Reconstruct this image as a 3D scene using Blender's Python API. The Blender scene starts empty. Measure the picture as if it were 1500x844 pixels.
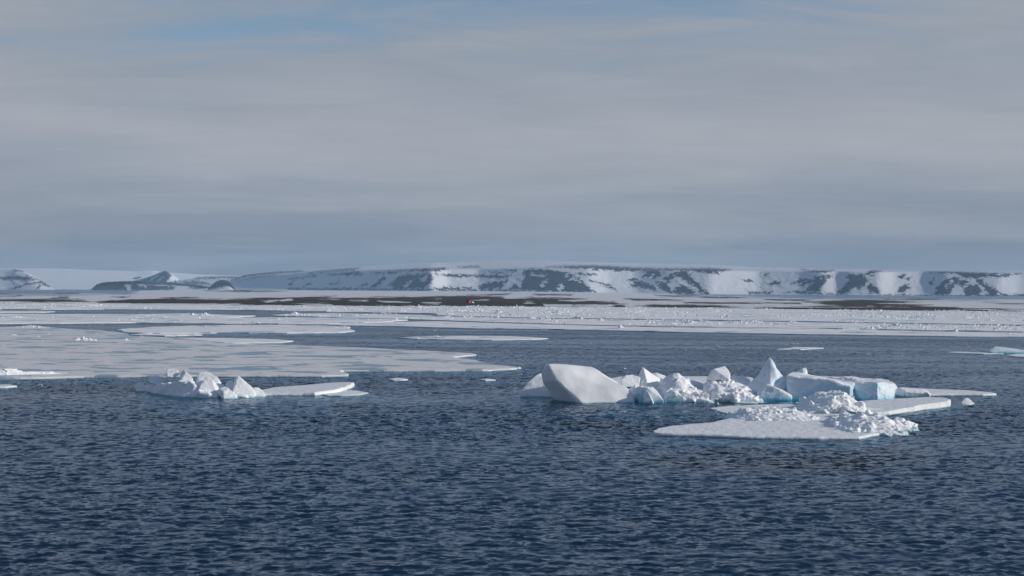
import bpy, bmesh, math, random
import numpy as np
from mathutils import Vector, Matrix, geometry

# ------------------------------------------------------------------ camera, sky, sun, exposure
SC = bpy.context.scene
COL = SC.collection
F = 50.0 / 36.0 * 1500.0          # focal length in photo pixels
H = 12.0                          # eye height above the sea (ship's deck)
ROLL, PITCH = 0.006, 4.0 / F
FWD = Vector((0, math.cos(PITCH), math.sin(PITCH)))
UP0 = Vector((0, -math.sin(PITCH), math.cos(PITCH)))
RIGHT = Vector((1, 0, 0)) * math.cos(ROLL) + UP0 * math.sin(ROLL)
UP = UP0 * math.cos(ROLL) - Vector((1, 0, 0)) * math.sin(ROLL)
cam = bpy.data.cameras.new('camera')
cam.sensor_width = 36.0
cam.lens = 50.0
cam.clip_start = 0.5
cam.clip_end = 60000
co = bpy.data.objects.new('camera', cam)
COL.objects.link(co)
M = Matrix((RIGHT, UP, -FWD)).transposed().to_4x4()
M.translation = (0, 0, H)
co.matrix_world = M
SC.camera = co

SUN_EL, SUN_AZ = math.radians(21), math.radians(94)     # azimuth clockwise from +Y (view direction)
world = bpy.data.worlds.new('World')
SC.world = world
world.use_nodes = True
nt = world.node_tree
nt.nodes.clear()


def node(nt, typ, **kw):
    n = nt.nodes.new(typ)
    for k, v in kw.items():
        setattr(n, k, v)
    return n


def math_node(nt, op, a, b=None, clamp=False):
    n = node(nt, 'ShaderNodeMath', operation=op, use_clamp=clamp)
    for i, v in enumerate((a, b)):
        if v is None:
            continue
        if isinstance(v, (int, float)):
            n.inputs[i].default_value = v
        else:
            nt.links.new(v, n.inputs[i])
    return n.outputs[0]


def maprange(nt, v, a, b, c=0.0, d=1.0, smooth=True):
    n = node(nt, 'ShaderNodeMapRange')
    if smooth:
        n.interpolation_type = 'SMOOTHSTEP'
    nt.links.new(v, n.inputs[0])
    for i, x in zip((1, 2, 3, 4), (a, b, c, d)):
        n.inputs[i].default_value = x
    return n.outputs[0]


def noise_tex(nt, vec, scale, detail=4, rough=0.55, dist=0.0):
    n = node(nt, 'ShaderNodeTexNoise')
    n.inputs['Scale'].default_value = scale
    n.inputs['Detail'].default_value = detail
    n.inputs['Roughness'].default_value = rough
    n.inputs['Distortion'].default_value = dist
    if vec is not None:
        nt.links.new(vec, n.inputs['Vector'])
    return n.outputs['Fac']


def mapping(nt, vec, scale=(1, 1, 1), rot=(0, 0, 0), loc=(0, 0, 0)):
    n = node(nt, 'ShaderNodeMapping')
    n.inputs['Scale'].default_value = scale
    n.inputs['Rotation'].default_value = rot
    n.inputs['Location'].default_value = loc
    nt.links.new(vec, n.inputs['Vector'])
    return n.outputs[0]


def mix_rgb(nt, fac, a, b):
    n = node(nt, 'ShaderNodeMix', data_type='RGBA')
    for i, v in ((0, fac), (6, a), (7, b)):
        if isinstance(v, (int, float)):
            n.inputs[i].default_value = v
        elif isinstance(v, tuple):
            n.inputs[i].default_value = (*v, 1)
        else:
            nt.links.new(v, n.inputs[i])
    return n.outputs[2]


# the sky: clear Nishita air behind a broken sheet of thin high cloud
sky = node(nt, 'ShaderNodeTexSky', sky_type='NISHITA', sun_disc=False)
sky.sun_elevation = SUN_EL
sky.sun_rotation = SUN_AZ
sky.altitude = 0
sky.air_density = 1.0
sky.dust_density = 0.2
sky.ozone_density = 3.0
bg_sky = node(nt, 'ShaderNodeBackground')
bg_sky.inputs['Strength'].default_value = 0.09
nt.links.new(sky.outputs[0], bg_sky.inputs['Color'])
tc = node(nt, 'ShaderNodeTexCoord').outputs['Generated']
sep = node(nt, 'ShaderNodeSeparateXYZ')
nt.links.new(tc, sep.inputs[0])
# cloud deck seen in perspective: direction / (height + offset)
den = math_node(nt, 'ADD', math_node(nt, 'MAXIMUM', sep.outputs[2], 0.0), 0.12)
comb = node(nt, 'ShaderNodeCombineXYZ')
nt.links.new(math_node(nt, 'DIVIDE', sep.outputs[0], den), comb.inputs[0])
nt.links.new(math_node(nt, 'DIVIDE', sep.outputs[1], den), comb.inputs[1])
deck = comb.outputs[0]
n1 = noise_tex(nt, mapping(nt, deck, (0.55, 0.9, 1), rot=(0, 0, 0.10), loc=(2.78, 0.7, 0)), 1.0, 4, 0.5, 0.5)
n2 = noise_tex(nt, mapping(nt, deck, (1.3, 3.4, 1), rot=(0, 0, -0.12), loc=(1.2, 7.7, 0)), 1.3, 6, 0.58, 0.9)
zz = math_node(nt, 'MAXIMUM', sep.outputs[2], 0.0)
# the sheet is thin: the slanting view through it near the horizon hides the blue, overhead it opens up
thin = maprange(nt, zz, 0.13, 0.40, 0.27, -0.16, False)
cov = math_node(nt, 'ADD', math_node(nt, 'ADD', math_node(nt, 'MULTIPLY', n1, 0.6), math_node(nt, 'MULTIPLY', n2, 0.4)), thin)
cover = maprange(nt, cov, 0.46, 0.68, 0.12, 1.0)
low = maprange(nt, zz, 0.0, 0.10, 0.0, 1.0)
tone = mix_rgb(nt, maprange(nt, n1, 0.32, 0.66), (0.276, 0.306, 0.358), (0.352, 0.366, 0.400))
tone = mix_rgb(nt, low, mix_rgb(nt, maprange(nt, n1, 0.35, 0.62), (0.160, 0.186, 0.228), (0.236, 0.258, 0.298)), tone)
n3 = noise_tex(nt, mapping(nt, deck, (0.9, 1.7, 1), rot=(0, 0, 0.30), loc=(5.2, 3.1, 0)), 2.2, 8, 0.62, 1.2)
wisp = maprange(nt, math_node(nt, 'ADD', math_node(nt, 'MULTIPLY', n2, 0.5), math_node(nt, 'MULTIPLY', n3, 0.5)), 0.34, 0.66, 0.94, 1.06, False)
vm = node(nt, 'ShaderNodeVectorMath', operation='SCALE')
nt.links.new(tone, vm.inputs[0]); nt.links.new(wisp, vm.inputs['Scale'])
tone = vm.outputs[0]
bg_cl = node(nt, 'ShaderNodeBackground')
bg_cl.inputs['Strength'].default_value = 1.0
nt.links.new(tone, bg_cl.inputs['Color'])
mx = node(nt, 'ShaderNodeMixShader')
nt.links.new(cover, mx.inputs[0])
nt.links.new(bg_sky.outputs[0], mx.inputs[1])
nt.links.new(bg_cl.outputs[0], mx.inputs[2])
wo = node(nt, 'ShaderNodeOutputWorld')
nt.links.new(mx.outputs[0], wo.inputs['Surface'])

sl = bpy.data.lights.new('sun', 'SUN')
sl.energy = 3.1
sl.angle = math.radians(0.8)
sl.color = (1.0, 0.935, 0.84)
so = bpy.data.objects.new('sun', sl)
COL.objects.link(so)
sdir = Vector((math.sin(SUN_AZ) * math.cos(SUN_EL), math.cos(SUN_AZ) * math.cos(SUN_EL), math.sin(SUN_EL)))
so.rotation_euler = sdir.to_track_quat('Z', 'Y').to_euler()
so.location = (200, 0, 150)

vs = SC.view_settings
vs.view_transform = 'Standard'
vs.look = 'None'
vs.exposure = 0.14
vs.gamma = 1.0
vs.use_curve_mapping = False
SC.render.engine = 'CYCLES'
SC.cycles.max_bounces = 6
SC.cycles.transparent_max_bounces = 12
SC.cycles.volume_bounces = 1
SC.cycles.caustics_reflective = False
SC.cycles.caustics_refractive = False
SC.cycles.use_denoising = True

RNG = np.random.default_rng(11)
rnd = random.Random(5)


# ------------------------------------------------------------------ geometry helpers
def ray(px, py):
    return FWD + RIGHT * ((px - 750.0) / F) + UP * ((422.0 - py) / F)


def G(px, py, z=0.0):                       # point of the level z that the photo shows at this pixel
    d = ray(px, py)
    t = (z - H) / d.z
    return Vector((0, 0, H)) + d * t


def P(px, py, Y):                           # point at distance Y
    d = ray(px, py)
    return Vector((0, 0, H)) + d * (Y / d.y)


def project(X, Y, Z):
    Z = Z - H
    xr = X * RIGHT.x + Y * RIGHT.y + Z * RIGHT.z
    yu = X * UP.x + Y * UP.y + Z * UP.z
    zf = X * FWD.x + Y * FWD.y + Z * FWD.z
    return 750.0 + F * xr / zf, 422.0 - F * yu / zf


def vnoise(x, y, seed=0):
    xi = np.floor(x).astype(np.int64); yi = np.floor(y).astype(np.int64)
    xf = x - xi; yf = y - yi
    u = xf * xf * (3 - 2 * xf); v = yf * yf * (3 - 2 * yf)

    def h(a, b):
        n = (a * 374761393 + b * 668265263 + seed * 1442695041) & 0x7fffffff
        n = ((n ^ (n >> 13)) * 1274126177) & 0x7fffffff
        n = (n ^ (n >> 16)) & 0xffff
        return n / 65535.0
    return (h(xi, yi) * (1 - u) + h(xi + 1, yi) * u) * (1 - v) + (h(xi, yi + 1) * (1 - u) + h(xi + 1, yi + 1) * u) * v


def fbm(x, y, seed=0, octs=5, gain=0.5):
    s = 0; a = 1; t = 0
    x = np.asarray(x, float); y = np.asarray(y, float)
    for i in range(octs):
        s = s + a * vnoise(x, y, seed + i * 17); t += a
        a *= gain; x = x * 2.03 + 3.1; y = y * 2.03 + 1.7
    return s / t


def link(o, parent=None):
    COL.objects.link(o)
    if parent is not None:
        o.parent = parent
    return o


def tag(o, label=None, cat=None, group=None, kind=None):
    if label: o['label'] = label
    if cat: o['category'] = cat
    if group: o['group'] = group
    if kind: o['kind'] = kind
    return o


def mesh_obj(name, verts, faces, mat, parent=None, origin=None, smooth=True):
    v = np.asarray(verts, float)
    org = np.array(origin if origin is not None else (0, 0, 0), float)
    me = bpy.data.meshes.new(name)
    me.from_pydata((v - org).tolist(), [], faces)
    if smooth:
        me.polygons.foreach_set('use_smooth', [True] * len(me.polygons))
    me.materials.append(mat)
    o = bpy.data.objects.new(name, me)
    link(o, parent)
    loc = Vector(org)
    if parent is not None:
        loc = loc - parent.location
    o.location = loc
    return o


def empty(name, loc):
    o = bpy.data.objects.new(name, None)
    o.location = loc
    return link(o)


def grid_mesh(name, X, Y, Z, mat, attrs=None):
    n, m = X.shape
    idx = np.arange(n * m).reshape(n, m)
    f = np.stack([idx[:-1, :-1], idx[:-1, 1:], idx[1:, 1:], idx[1:, :-1]], -1).reshape(-1, 4)
    me = bpy.data.meshes.new(name)
    me.vertices.add(n * m)
    me.vertices.foreach_set('co', np.stack([X, Y, Z], -1).reshape(-1).astype(np.float32))
    me.loops.add(f.size)
    me.loops.foreach_set('vertex_index', f.reshape(-1).astype(np.int32))
    me.polygons.add(len(f))
    me.polygons.foreach_set('loop_start', np.arange(0, f.size, 4, dtype=np.int32))
    me.update(calc_edges=True)
    me.polygons.foreach_set('use_smooth', np.ones(len(f), bool))
    for k, a in (attrs or {}).items():
        at = me.attributes.new(k, 'FLOAT', 'POINT')
        at.data.foreach_set('value', a.reshape(-1).astype(np.float32))
    me.materials.append(mat)
    o = bpy.data.objects.new(name, me)
    return link(o)


def sdf(px, py, poly, ys=1.0):
    """signed distance to a polygon (positive inside), in photo pixels with y stretched by ys"""
    p = np.array(poly, float)
    out = np.full(px.shape, -8.0)
    pad = 8
    m = (px > p[:, 0].min() - pad) & (px < p[:, 0].max() + pad) & (py > p[:, 1].min() - pad) & (py < p[:, 1].max() + pad)
    if not m.any():
        return out
    x = px[m]; y = py[m] * ys
    q = p * [1, ys]
    d = np.full(x.shape, 1e9); ins = np.zeros(x.shape, bool)
    for i in range(len(q)):
        ax, ay = q[i]; bx, by = q[(i + 1) % len(q)]
        ex, ey = bx - ax, by - ay
        t = np.clip(((x - ax) * ex + (y - ay) * ey) / (ex * ex + ey * ey + 1e-9), 0, 1)
        d = np.minimum(d, np.hypot(x - ax - t * ex, y - ay - t * ey))
        c = ((ay > y) != (by > y))
        with np.errstate(divide='ignore', invalid='ignore'):
            ins ^= c & (x < (bx - ax) * (y - ay) / (by - ay + 1e-12) + ax)
    out[m] = np.where(ins, d, -d)
    return out


def patches(px, py, polys, cuts=(), ys=1.0):
    r = np.full(px.shape, -8.0)
    for p in polys:
        r = np.maximum(r, sdf(px, py, p, ys))
    for c in cuts:
        r = np.minimum(r, -sdf(px, py, c, ys))
    return np.clip(r, -8, 8)


# ------------------------------------------------------------------ materials
def new_mat(name):
    m = bpy.data.materials.new(name)
    m.use_nodes = True
    t = m.node_tree
    b = t.nodes['Principled BSDF']
    return m, t, b


def setc(b, col=None, rough=None, spec=None):
    if col: b.inputs['Base Color'].default_value = (*col, 1)
    if rough is not None: b.inputs['Roughness'].default_value = rough
    if spec is not None: b.inputs['Specular IOR Level'].default_value = spec


def bump(t, height, strength, dist, b, prev=None):
    n = node(t, 'ShaderNodeBump')
    n.inputs['Strength'].default_value = strength
    n.inputs['Distance'].default_value = dist
    t.links.new(height, n.inputs['Height'])
    if prev is not None:
        t.links.new(prev, n.inputs['Normal'])
    if b is not None:
        t.links.new(n.outputs[0], b.inputs['Normal'])
    return n.outputs[0]


def ice_material(name, top, side, wet, wet_h=0.3, bscale=1.0, bstr=0.45, u0=0.15, u1=0.6):
    m, t, b = new_mat(name)
    g = node(t, 'ShaderNodeNewGeometry')
    sn = node(t, 'ShaderNodeSeparateXYZ'); t.links.new(g.outputs['Normal'], sn.inputs[0])
    sp = node(t, 'ShaderNodeSeparateXYZ'); t.links.new(g.outputs['Position'], sp.inputs[0])
    pos = g.outputs['Position']
    na = noise_tex(t, pos, 0.9, 4, 0.6)
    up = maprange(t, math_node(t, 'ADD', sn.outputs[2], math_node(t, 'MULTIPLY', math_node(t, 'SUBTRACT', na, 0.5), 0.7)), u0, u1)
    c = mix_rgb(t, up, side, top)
    hz = math_node(t, 'ADD', sp.outputs[2], math_node(t, 'MULTIPLY', math_node(t, 'SUBTRACT', na, 0.5), 0.35))
    c = mix_rgb(t, maprange(t, hz, 0.02, wet_h), wet, c)
    t.links.new(c, b.inputs['Base Color'])
    setc(b, None, 0.55, 0.3)
    nb = noise_tex(t, pos, 2.2 * bscale, 5, 0.6)
    nc = noise_tex(t, pos, 9.0 * bscale, 3, 0.6)
    p = bump(t, nb, bstr, 0.07, None)
    bump(t, nc, bstr * 0.8, 0.03, b, p)
    return m


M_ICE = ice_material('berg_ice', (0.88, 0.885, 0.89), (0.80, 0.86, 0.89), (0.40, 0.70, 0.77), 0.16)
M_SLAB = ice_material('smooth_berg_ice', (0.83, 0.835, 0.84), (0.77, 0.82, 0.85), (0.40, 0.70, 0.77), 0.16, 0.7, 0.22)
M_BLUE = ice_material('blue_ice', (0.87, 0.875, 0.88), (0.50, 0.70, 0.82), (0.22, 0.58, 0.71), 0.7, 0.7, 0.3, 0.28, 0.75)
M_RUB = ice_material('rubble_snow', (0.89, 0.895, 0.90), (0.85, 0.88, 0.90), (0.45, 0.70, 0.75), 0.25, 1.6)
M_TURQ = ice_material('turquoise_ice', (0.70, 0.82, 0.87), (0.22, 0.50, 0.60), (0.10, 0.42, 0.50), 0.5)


def floe_material(name, snow, pond, cut, scale):
    m, t, b = new_mat(name)
    g = node(t, 'ShaderNodeNewGeometry')
    pos = g.outputs['Position']
    n1 = noise_tex(t, mapping(t, pos, (scale, scale * 1.25, scale)), 1.0, 5, 0.55, 0.5)
    n2 = noise_tex(t, pos, scale * 7, 4, 0.6)
    n3 = noise_tex(t, pos, scale * 0.35, 2, 0.5)
    k = math_node(t, 'ADD', math_node(t, 'ADD', n1, math_node(t, 'MULTIPLY', math_node(t, 'SUBTRACT', n2, 0.5), 0.16)),
                  math_node(t, 'MULTIPLY', math_node(t, 'SUBTRACT', n3, 0.5), 0.25))
    pf = maprange(t, k, cut - 0.025, cut + 0.03)
    col = mix_rgb(t, maprange(t, n2, 0.3, 0.7), snow, tuple(min(0.9, c * 1.12) for c in snow))
    pcol = mix_rgb(t, maprange(t, n3, 0.35, 0.65), pond, tuple(c * k2 for c, k2 in zip(pond, (0.72, 0.98, 1.12))))
    sz = node(t, 'ShaderNodeSeparateXYZ'); t.links.new(pos, sz.inputs[0])
    t.links.new(mix_rgb(t, maprange(t, sz.outputs[2], 0.03, 0.13), (0.30, 0.50, 0.55), mix_rgb(t, pf, col, pcol)), b.inputs['Base Color'])
    t.links.new(maprange(t, pf, 0, 1, 0.7, 0.3, False), b.inputs['Roughness'])
    b.inputs['Specular IOR Level'].default_value = 0.25
    hgt = math_node(t, 'SUBTRACT', n2, math_node(t, 'MULTIPLY', pf, 0.4))
    bump(t, hgt, 0.6, 0.25, b)
    return m


M_FLOE = floe_material('old_floe_ice', (0.66, 0.65, 0.645), (0.28, 0.345, 0.375), 0.555, 0.11)
M_PACK = floe_material('pack_snow', (0.78, 0.77, 0.765), (0.34, 0.385, 0.41), 0.60, 0.06)
M_CLEAN = floe_material('clean_floe_snow', (0.76, 0.765, 0.775), (0.5, 0.56, 0.6), 0.75, 0.2)

M_FOOT, t, b = new_mat('submerged_ice')
g = node(t, 'ShaderNodeNewGeometry')
t.links.new(mix_rgb(t, maprange(t, noise_tex(t, g.outputs['Position'], 0.5, 4), 0.35, 0.65), (0.45, 0.80, 0.84), (0.25, 0.62, 0.70)), b.inputs['Base Color'])
setc(b, None, 0.6, 0.0)

# water: Fresnel reflection over a clear tinted body, the deep dark bed below
M_WATER = bpy.data.materials.new('sea_water')
M_WATER.use_nodes = True
t = M_WATER.node_tree
t.nodes.clear()
g = node(t, 'ShaderNodeNewGeometry')
pos = g.outputs['Position']
slick = noise_tex(t, mapping(t, pos, (0.010, 0.040, 1), rot=(0, 0, 0.08)), 1.0, 5, 0.6, 0.8)
amp = maprange(t, slick, 0.42, 0.60, 1.30, 0.55)
def slope_noise(scale, vscale, rot, detail):
    n = node(t, 'ShaderNodeTexNoise')
    n.inputs['Scale'].default_value = scale
    n.inputs['Detail'].default_value = detail
    n.inputs['Roughness'].default_value = 0.6
    n.inputs['Distortion'].default_value = 0.3
    t.links.new(mapping(t, pos, vscale, rot=rot), n.inputs['Vector'])
    v = node(t, 'ShaderNodeVectorMath', operation='SUBTRACT')
    t.links.new(n.outputs['Color'], v.inputs[0]); v.inputs[1].default_value = (0.5, 0.5, 0.5)
    return v.outputs[0]


def vmul(v, c):
    n = node(t, 'ShaderNodeVectorMath', operation='MULTIPLY')
    t.links.new(v, n.inputs[0]); n.inputs[1].default_value = c
    return n.outputs[0]


def vadd(a_, b_):
    n = node(t, 'ShaderNodeVectorMath', operation='ADD')
    t.links.new(a_, n.inputs[0]); t.links.new(b_, n.inputs[1])
    return n.outputs[0]


# wind ripples as slopes added to the wave surface, weaker in the slicks
rip = vadd(vmul(slope_noise(1.0, (0.9, 1.7, 1), (0, 0, 0.25), 3), (0.75, 1.35, 0)), vmul(slope_noise(1.0, (2.6, 4.4, 1), (0, 0, -0.3), 3), (0.6, 0.95, 0)))
sc_v = node(t, 'ShaderNodeVectorMath', operation='SCALE')
t.links.new(rip, sc_v.inputs[0]); t.links.new(amp, sc_v.inputs['Scale'])
nrm = node(t, 'ShaderNodeVectorMath', operation='NORMALIZE')
t.links.new(vadd(g.outputs['Normal'], sc_v.outputs[0]), nrm.inputs[0])
bw = nrm
fr = node(t, 'ShaderNodeFresnel')
fr.inputs['IOR'].default_value = 1.22
t.links.new(bw.outputs[0], fr.inputs['Normal'])
gl = node(t, 'ShaderNodeBsdfGlossy')
gl.inputs['Roughness'].default_value = 0.16
gl.inputs['Color'].default_value = (0.76, 0.84, 0.93, 1)
t.links.new(bw.outputs[0], gl.inputs['Normal'])
tr = node(t, 'ShaderNodeBsdfTransparent')
tr.inputs['Color'].default_value = (0.52, 0.80, 0.86, 1)
mx = node(t, 'ShaderNodeMixShader')
t.links.new(fr.outputs[0], mx.inputs[0])
t.links.new(tr.outputs[0], mx.inputs[1])
t.links.new(gl.outputs[0], mx.inputs[2])
o_ = node(t, 'ShaderNodeOutputMaterial')
t.links.new(mx.outputs[0], o_.inputs['Surface'])

M_BED, t, b = new_mat('deep_water_bed')
setc(b, (0.225, 0.235, 0.290), 1.0, 0.0)


def hill_material(name, rock, rock2, snow, amp, scale, stretch=(1, 1, 0.45)):
    m, t, b = new_mat(name)
    a = node(t, 'ShaderNodeAttribute', attribute_name='rock')
    g = node(t, 'ShaderNodeNewGeometry')
    pos = g.outputs['Position']
    n1 = noise_tex(t, mapping(t, pos, stretch, rot=(0, 0.55 if stretch[2] < 1 else 0, 0)), scale, 7, 0.70, 0.3)
    n2 = noise_tex(t, pos, scale * 0.3, 3, 0.5)
    k = math_node(t, 'ADD', a.outputs['Fac'], math_node(t, 'MULTIPLY', math_node(t, 'SUBTRACT', n1, 0.5), amp))
    f = maprange(t, k, -0.25, 0.35)
    rc = mix_rgb(t, n2, rock, rock2)
    t.links.new(mix_rgb(t, f, snow, rc), b.inputs['Base Color'])
    setc(b, None, 0.85, 0.1)
    return m


M_HILL = hill_material('snow_and_basalt', (0.014, 0.020, 0.042), (0.034, 0.042, 0.068), (0.60, 0.61, 0.64), 24.0, 0.05)
M_CAP = hill_material('ice_cap_snow', (0.05, 0.05, 0.06), (0.06, 0.06, 0.07), (0.76, 0.76, 0.77), 1.0, 0.01)
M_PLAIN = hill_material('snow_and_tundra', (0.026, 0.025, 0.025), (0.080, 0.072, 0.048), (0.66, 0.655, 0.665), 20.0, 0.022, (2.2, 0.5, 1))

# ------------------------------------------------------------------ the sea
def wave_tile(N, L, wind, lam, seed, cut):
    r = np.random.default_rng(seed)
    k = 2 * np.pi * np.fft.fftfreq(N, L / N)
    kx, ky = np.meshgrid(k, k, indexing='ij')
    kk = np.hypot(kx, ky); kk[0, 0] = 1
    kp = 2 * np.pi / lam
    w = np.array(wind) / np.hypot(*wind)
    c = (kx * w[0] + ky * w[1]) / kk
    S = np.exp(-1.0 * (kp / kk) ** 2) / kk ** 3.4 * (0.06 + np.abs(c) ** 4) * np.exp(-(kk * cut) ** 2)
    S[0, 0] = 0
    h = np.sqrt(S) * (r.normal(size=(N, N)) + 1j * r.normal(size=(N, N)))
    z = np.fft.ifft2(h)
    dx = np.fft.ifft2(-1j * kx / kk * h).real
    dy = np.fft.ifft2(-1j * ky / kk * h).real
    z = z.real
    s = z.std()
    return z / s, dx / s, dy / s


def sample(tile, L, x, y):
    N = tile.shape[0]
    u = (x / L * N) % N; v = (y / L * N) % N
    i = np.floor(u).astype(int); j = np.floor(v).astype(int)
    fu = u - i; fv = v - j
    i %= N; j %= N
    i2 = (i + 1) % N; j2 = (j + 1) % N
    return tile[i, j] * (1 - fu) * (1 - fv) + tile[i2, j] * fu * (1 - fv) + tile[i, j2] * (1 - fu) * fv + tile[i2, j2] * fu * fv


rows = 32.0 * 1.0030 ** np.arange(1225)
u_in = np.arange(-0.41, 0.4101, 0.0015)
u = np.concatenate([np.linspace(-0.9, -0.415, 50), u_in, np.linspace(0.415, 0.9, 50)])
Yg, Ug = np.meshgrid(rows, u, indexing='ij')
Xg = Ug * Yg
ta = wave_tile(512, 51.2, (0.35, -1.0), 1.55, 3, 0.035)
tb = wave_tile(256, 31.7, (-0.3, -1.0), 0.75, 8, 0.03)
ca, sa = math.cos(0.3), math.sin(0.3)
xr, yr = Xg * ca - Yg * sa, Xg * sa + Yg * ca
env = 0.25 + 1.35 * fbm(Xg * 0.014, Yg * 0.045, 5, 5, 0.55)
edge = np.clip((0.9 - np.abs(Ug)) / 0.1, 0, 1) * np.clip((Yg - 32) / 6, 0, 1) * np.clip((rows[-1] - Yg) / 150, 0, 1)
A1, A2 = 0.037 * env * edge, 0.016 * env * edge
Z = A1 * sample(ta[0], 51.2, Xg, Yg) + A2 * sample(tb[0], 31.7, xr, yr)
ch = 0.9
Xd = Xg + ch * A1 * sample(ta[1], 51.2, Xg, Yg)
Yd = Yg + ch * A1 * sample(ta[2], 51.2, Xg, Yg)
water = grid_mesh('water', Xd, Yd, Z, M_WATER)
tag(water, kind='structure')
# flat sea round the wave field, same sheet
bm = bmesh.new(); bm.from_mesh(water.data)
W, Y0, Y1 = 15000.0, 32.0, float(rows[-1])
for q in ([(-W, -3000), (W, -3000), (W, Y0), (-W, Y0)],
          [(-W, Y0), (-0.9 * Y0, Y0), (-0.9 * Y1, Y1), (-W, Y1)],
          [(0.9 * Y0, Y0), (W, Y0), (W, Y1), (0.9 * Y1, Y1)],
          [(-W, Y1), (W, Y1), (W, 16000), (-W, 16000)]):
    bm.faces.new([bm.verts.new((x, y, 0)) for x, y in q])
bm.to_mesh(water.data); bm.free()
bed = mesh_obj('seabed', [(-W, -3000, -2.6), (W, -3000, -2.6), (W, 16000, -2.6), (-W, 16000, -2.6)], [(0, 1, 2, 3)], M_BED, smooth=False)
tag(bed, kind='structure')


# ------------------------------------------------------------------ hills, ice cap and coastal plain
def interp(pts, x):
    p = np.array(pts, float)
    return np.interp(x, p[:, 0], p[:, 1])


def hill(name, x0, x1, step, sky_p, rim_p, base_p, depth_p, cap, polys, cuts, mat, relief=60, jag=0.35, frows=56, crows=14):
    px = np.arange(x0, x1 + step, step)
    ysky, ybase = interp(sky_p, px), interp(base_p, px)
    ysky = ysky + (fbm(px * 0.22, px * 0 + 3, 9, 4) - 0.5) * 2 * jag
    yrim = np.maximum(interp(rim_p, px), ysky + 0.2)
    ysky = np.minimum(ysky, ybase - 0.1); yrim = np.minimum(yrim, ybase - 0.05)
    D = interp(depth_p, px)
    D = D.mean() + (D - D.mean()) * 0.42
    ker = np.hanning(max(3, int(26 / step) | 1)); ker /= ker.sum()
    D = np.convolve(np.pad(D, len(ker) // 2, mode='edge'), ker, 'valid')
    d0 = [ray(a, 422.0) for a in px]
    tanx = np.array([d.x / d.y for d in d0])
    hy = 426.0 + ROLL * (px - 750.0)
    zb = H - (ybase - hy) * D / F
    n = len(px)
    X, Y, Zz = [], [], []
    rimD = D * 1.045
    zr = H - (yrim - hy) * rimD / F
    skyD = D + cap
    zs = H - (ysky - hy) * skyD / F
    for i in range(frows):
        s = i / (frows - 1)
        prof = s ** 1.25                            # concave scree slope under the cliff
        z = (zb - 6) + (zr - zb + 6) * prof
        dist = D + (rimD - D) * s
        gul = (fbm(px * 0.10 + s * 2.5, px * 0 + s * 5, 21, 5, 0.6) - 0.5) * relief * 0.16 * math.sin(math.pi * min(1, s * 1.0)) ** 0.5 * 2
        dist = dist + gul
        z = z + (dist - (D + (rimD - D) * s)) * 0
        X.append(tanx * dist); Y.append(dist); Zz.append(z)
    for i in range(1, crows + 1):
        s = i / crows
        dist = rimD + (skyD - rimD) * s
        z = zr + (zs - zr) * (1 - (1 - s) ** 1.6)
        X.append(tanx * dist); Y.append(dist); Zz.append(z)
    dist = skyD + 700
    X.append(tanx * dist); Y.append(dist); Zz.append(zs - 60)
    X, Y, Zz = np.array(X), np.array(Y), np.array(Zz)
    ppx, ppy = project(X, Y, Zz)
    o = grid_mesh(name, X, Y, Zz, mat, {'rock': patches(ppx, ppy, polys, cuts)})
    return tag(o, kind='structure')


cap_sky = [(-400, 388), (-100, 391), (0, 393), (50, 393), (100, 394), (150, 396), (200, 397.5), (215, 396.2), (225, 396.0), (240, 398.5), (290, 402), (345, 404), (420, 407)]
hill('ice_cap', -400, 420, 4, cap_sky, [(-400, 404), (0, 408), (420, 414)], [(-400, 424), (0, 426.5), (420, 426.5)],
     [(-400, 12000), (420, 12000)], 1500, [[(190, 408), (204, 405.5), (210, 407), (198, 409.5)]], [], M_CAP, 10, 0.15, 24, 10)
hill('snowy_ridge', 255, 425, 1.0, [(255, 413.5), (275, 409), (283, 408), (290, 406), (300, 405), (320, 404.5), (345, 405), (365, 404), (425, 404)],
     [(255, 416), (275, 411), (290, 408), (320, 406.5), (425, 406)], [(255, 425), (425, 425)], [(255, 9600), (425, 9600)], 700,
     [[(268, 414), (285, 412), (300, 413.5), (310, 417), (290, 416.5), (270, 417)], [(285, 407.5), (310, 405.5), (350, 405), (390, 405), (350, 408.5), (330, 407), (300, 408.5)],
      [(330, 410), (345, 409), (360, 409), (345, 412)], [(262, 420), (285, 419), (305, 421), (290, 423), (262, 422.5)]], [], M_HILL, 40)
hill('pointed_mountain', 170, 292, 0.8, [(170, 416), (190, 413.5), (200, 410), (212, 407.5), (225, 403), (235, 398.8), (240, 397.2), (244, 397), (248, 398), (254, 403), (263, 409.5), (275, 413), (292, 416)],
     [(170, 416), (200, 410.5), (225, 404), (240, 398), (244, 397.6), (254, 404), (263, 410), (292, 416)], [(170, 425), (292, 425)], [(170, 10300), (215, 9900), (246, 9350), (262, 9800), (292, 10200)], 500,
     [[(205, 411), (222, 404.5), (238, 397.5), (246, 397.5), (251, 402), (249, 408), (244, 413), (236, 415), (222, 413.5)], [(244, 414), (256, 412), (270, 411), (262, 417), (248, 418)]],
     [[(216, 412), (228, 405), (231, 404), (220, 413)], [(228, 413), (238, 405.5), (240, 406), (231, 414)], [(251, 402), (258, 408), (255, 411), (249, 409)]], M_HILL, 30, 0.2)
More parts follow.
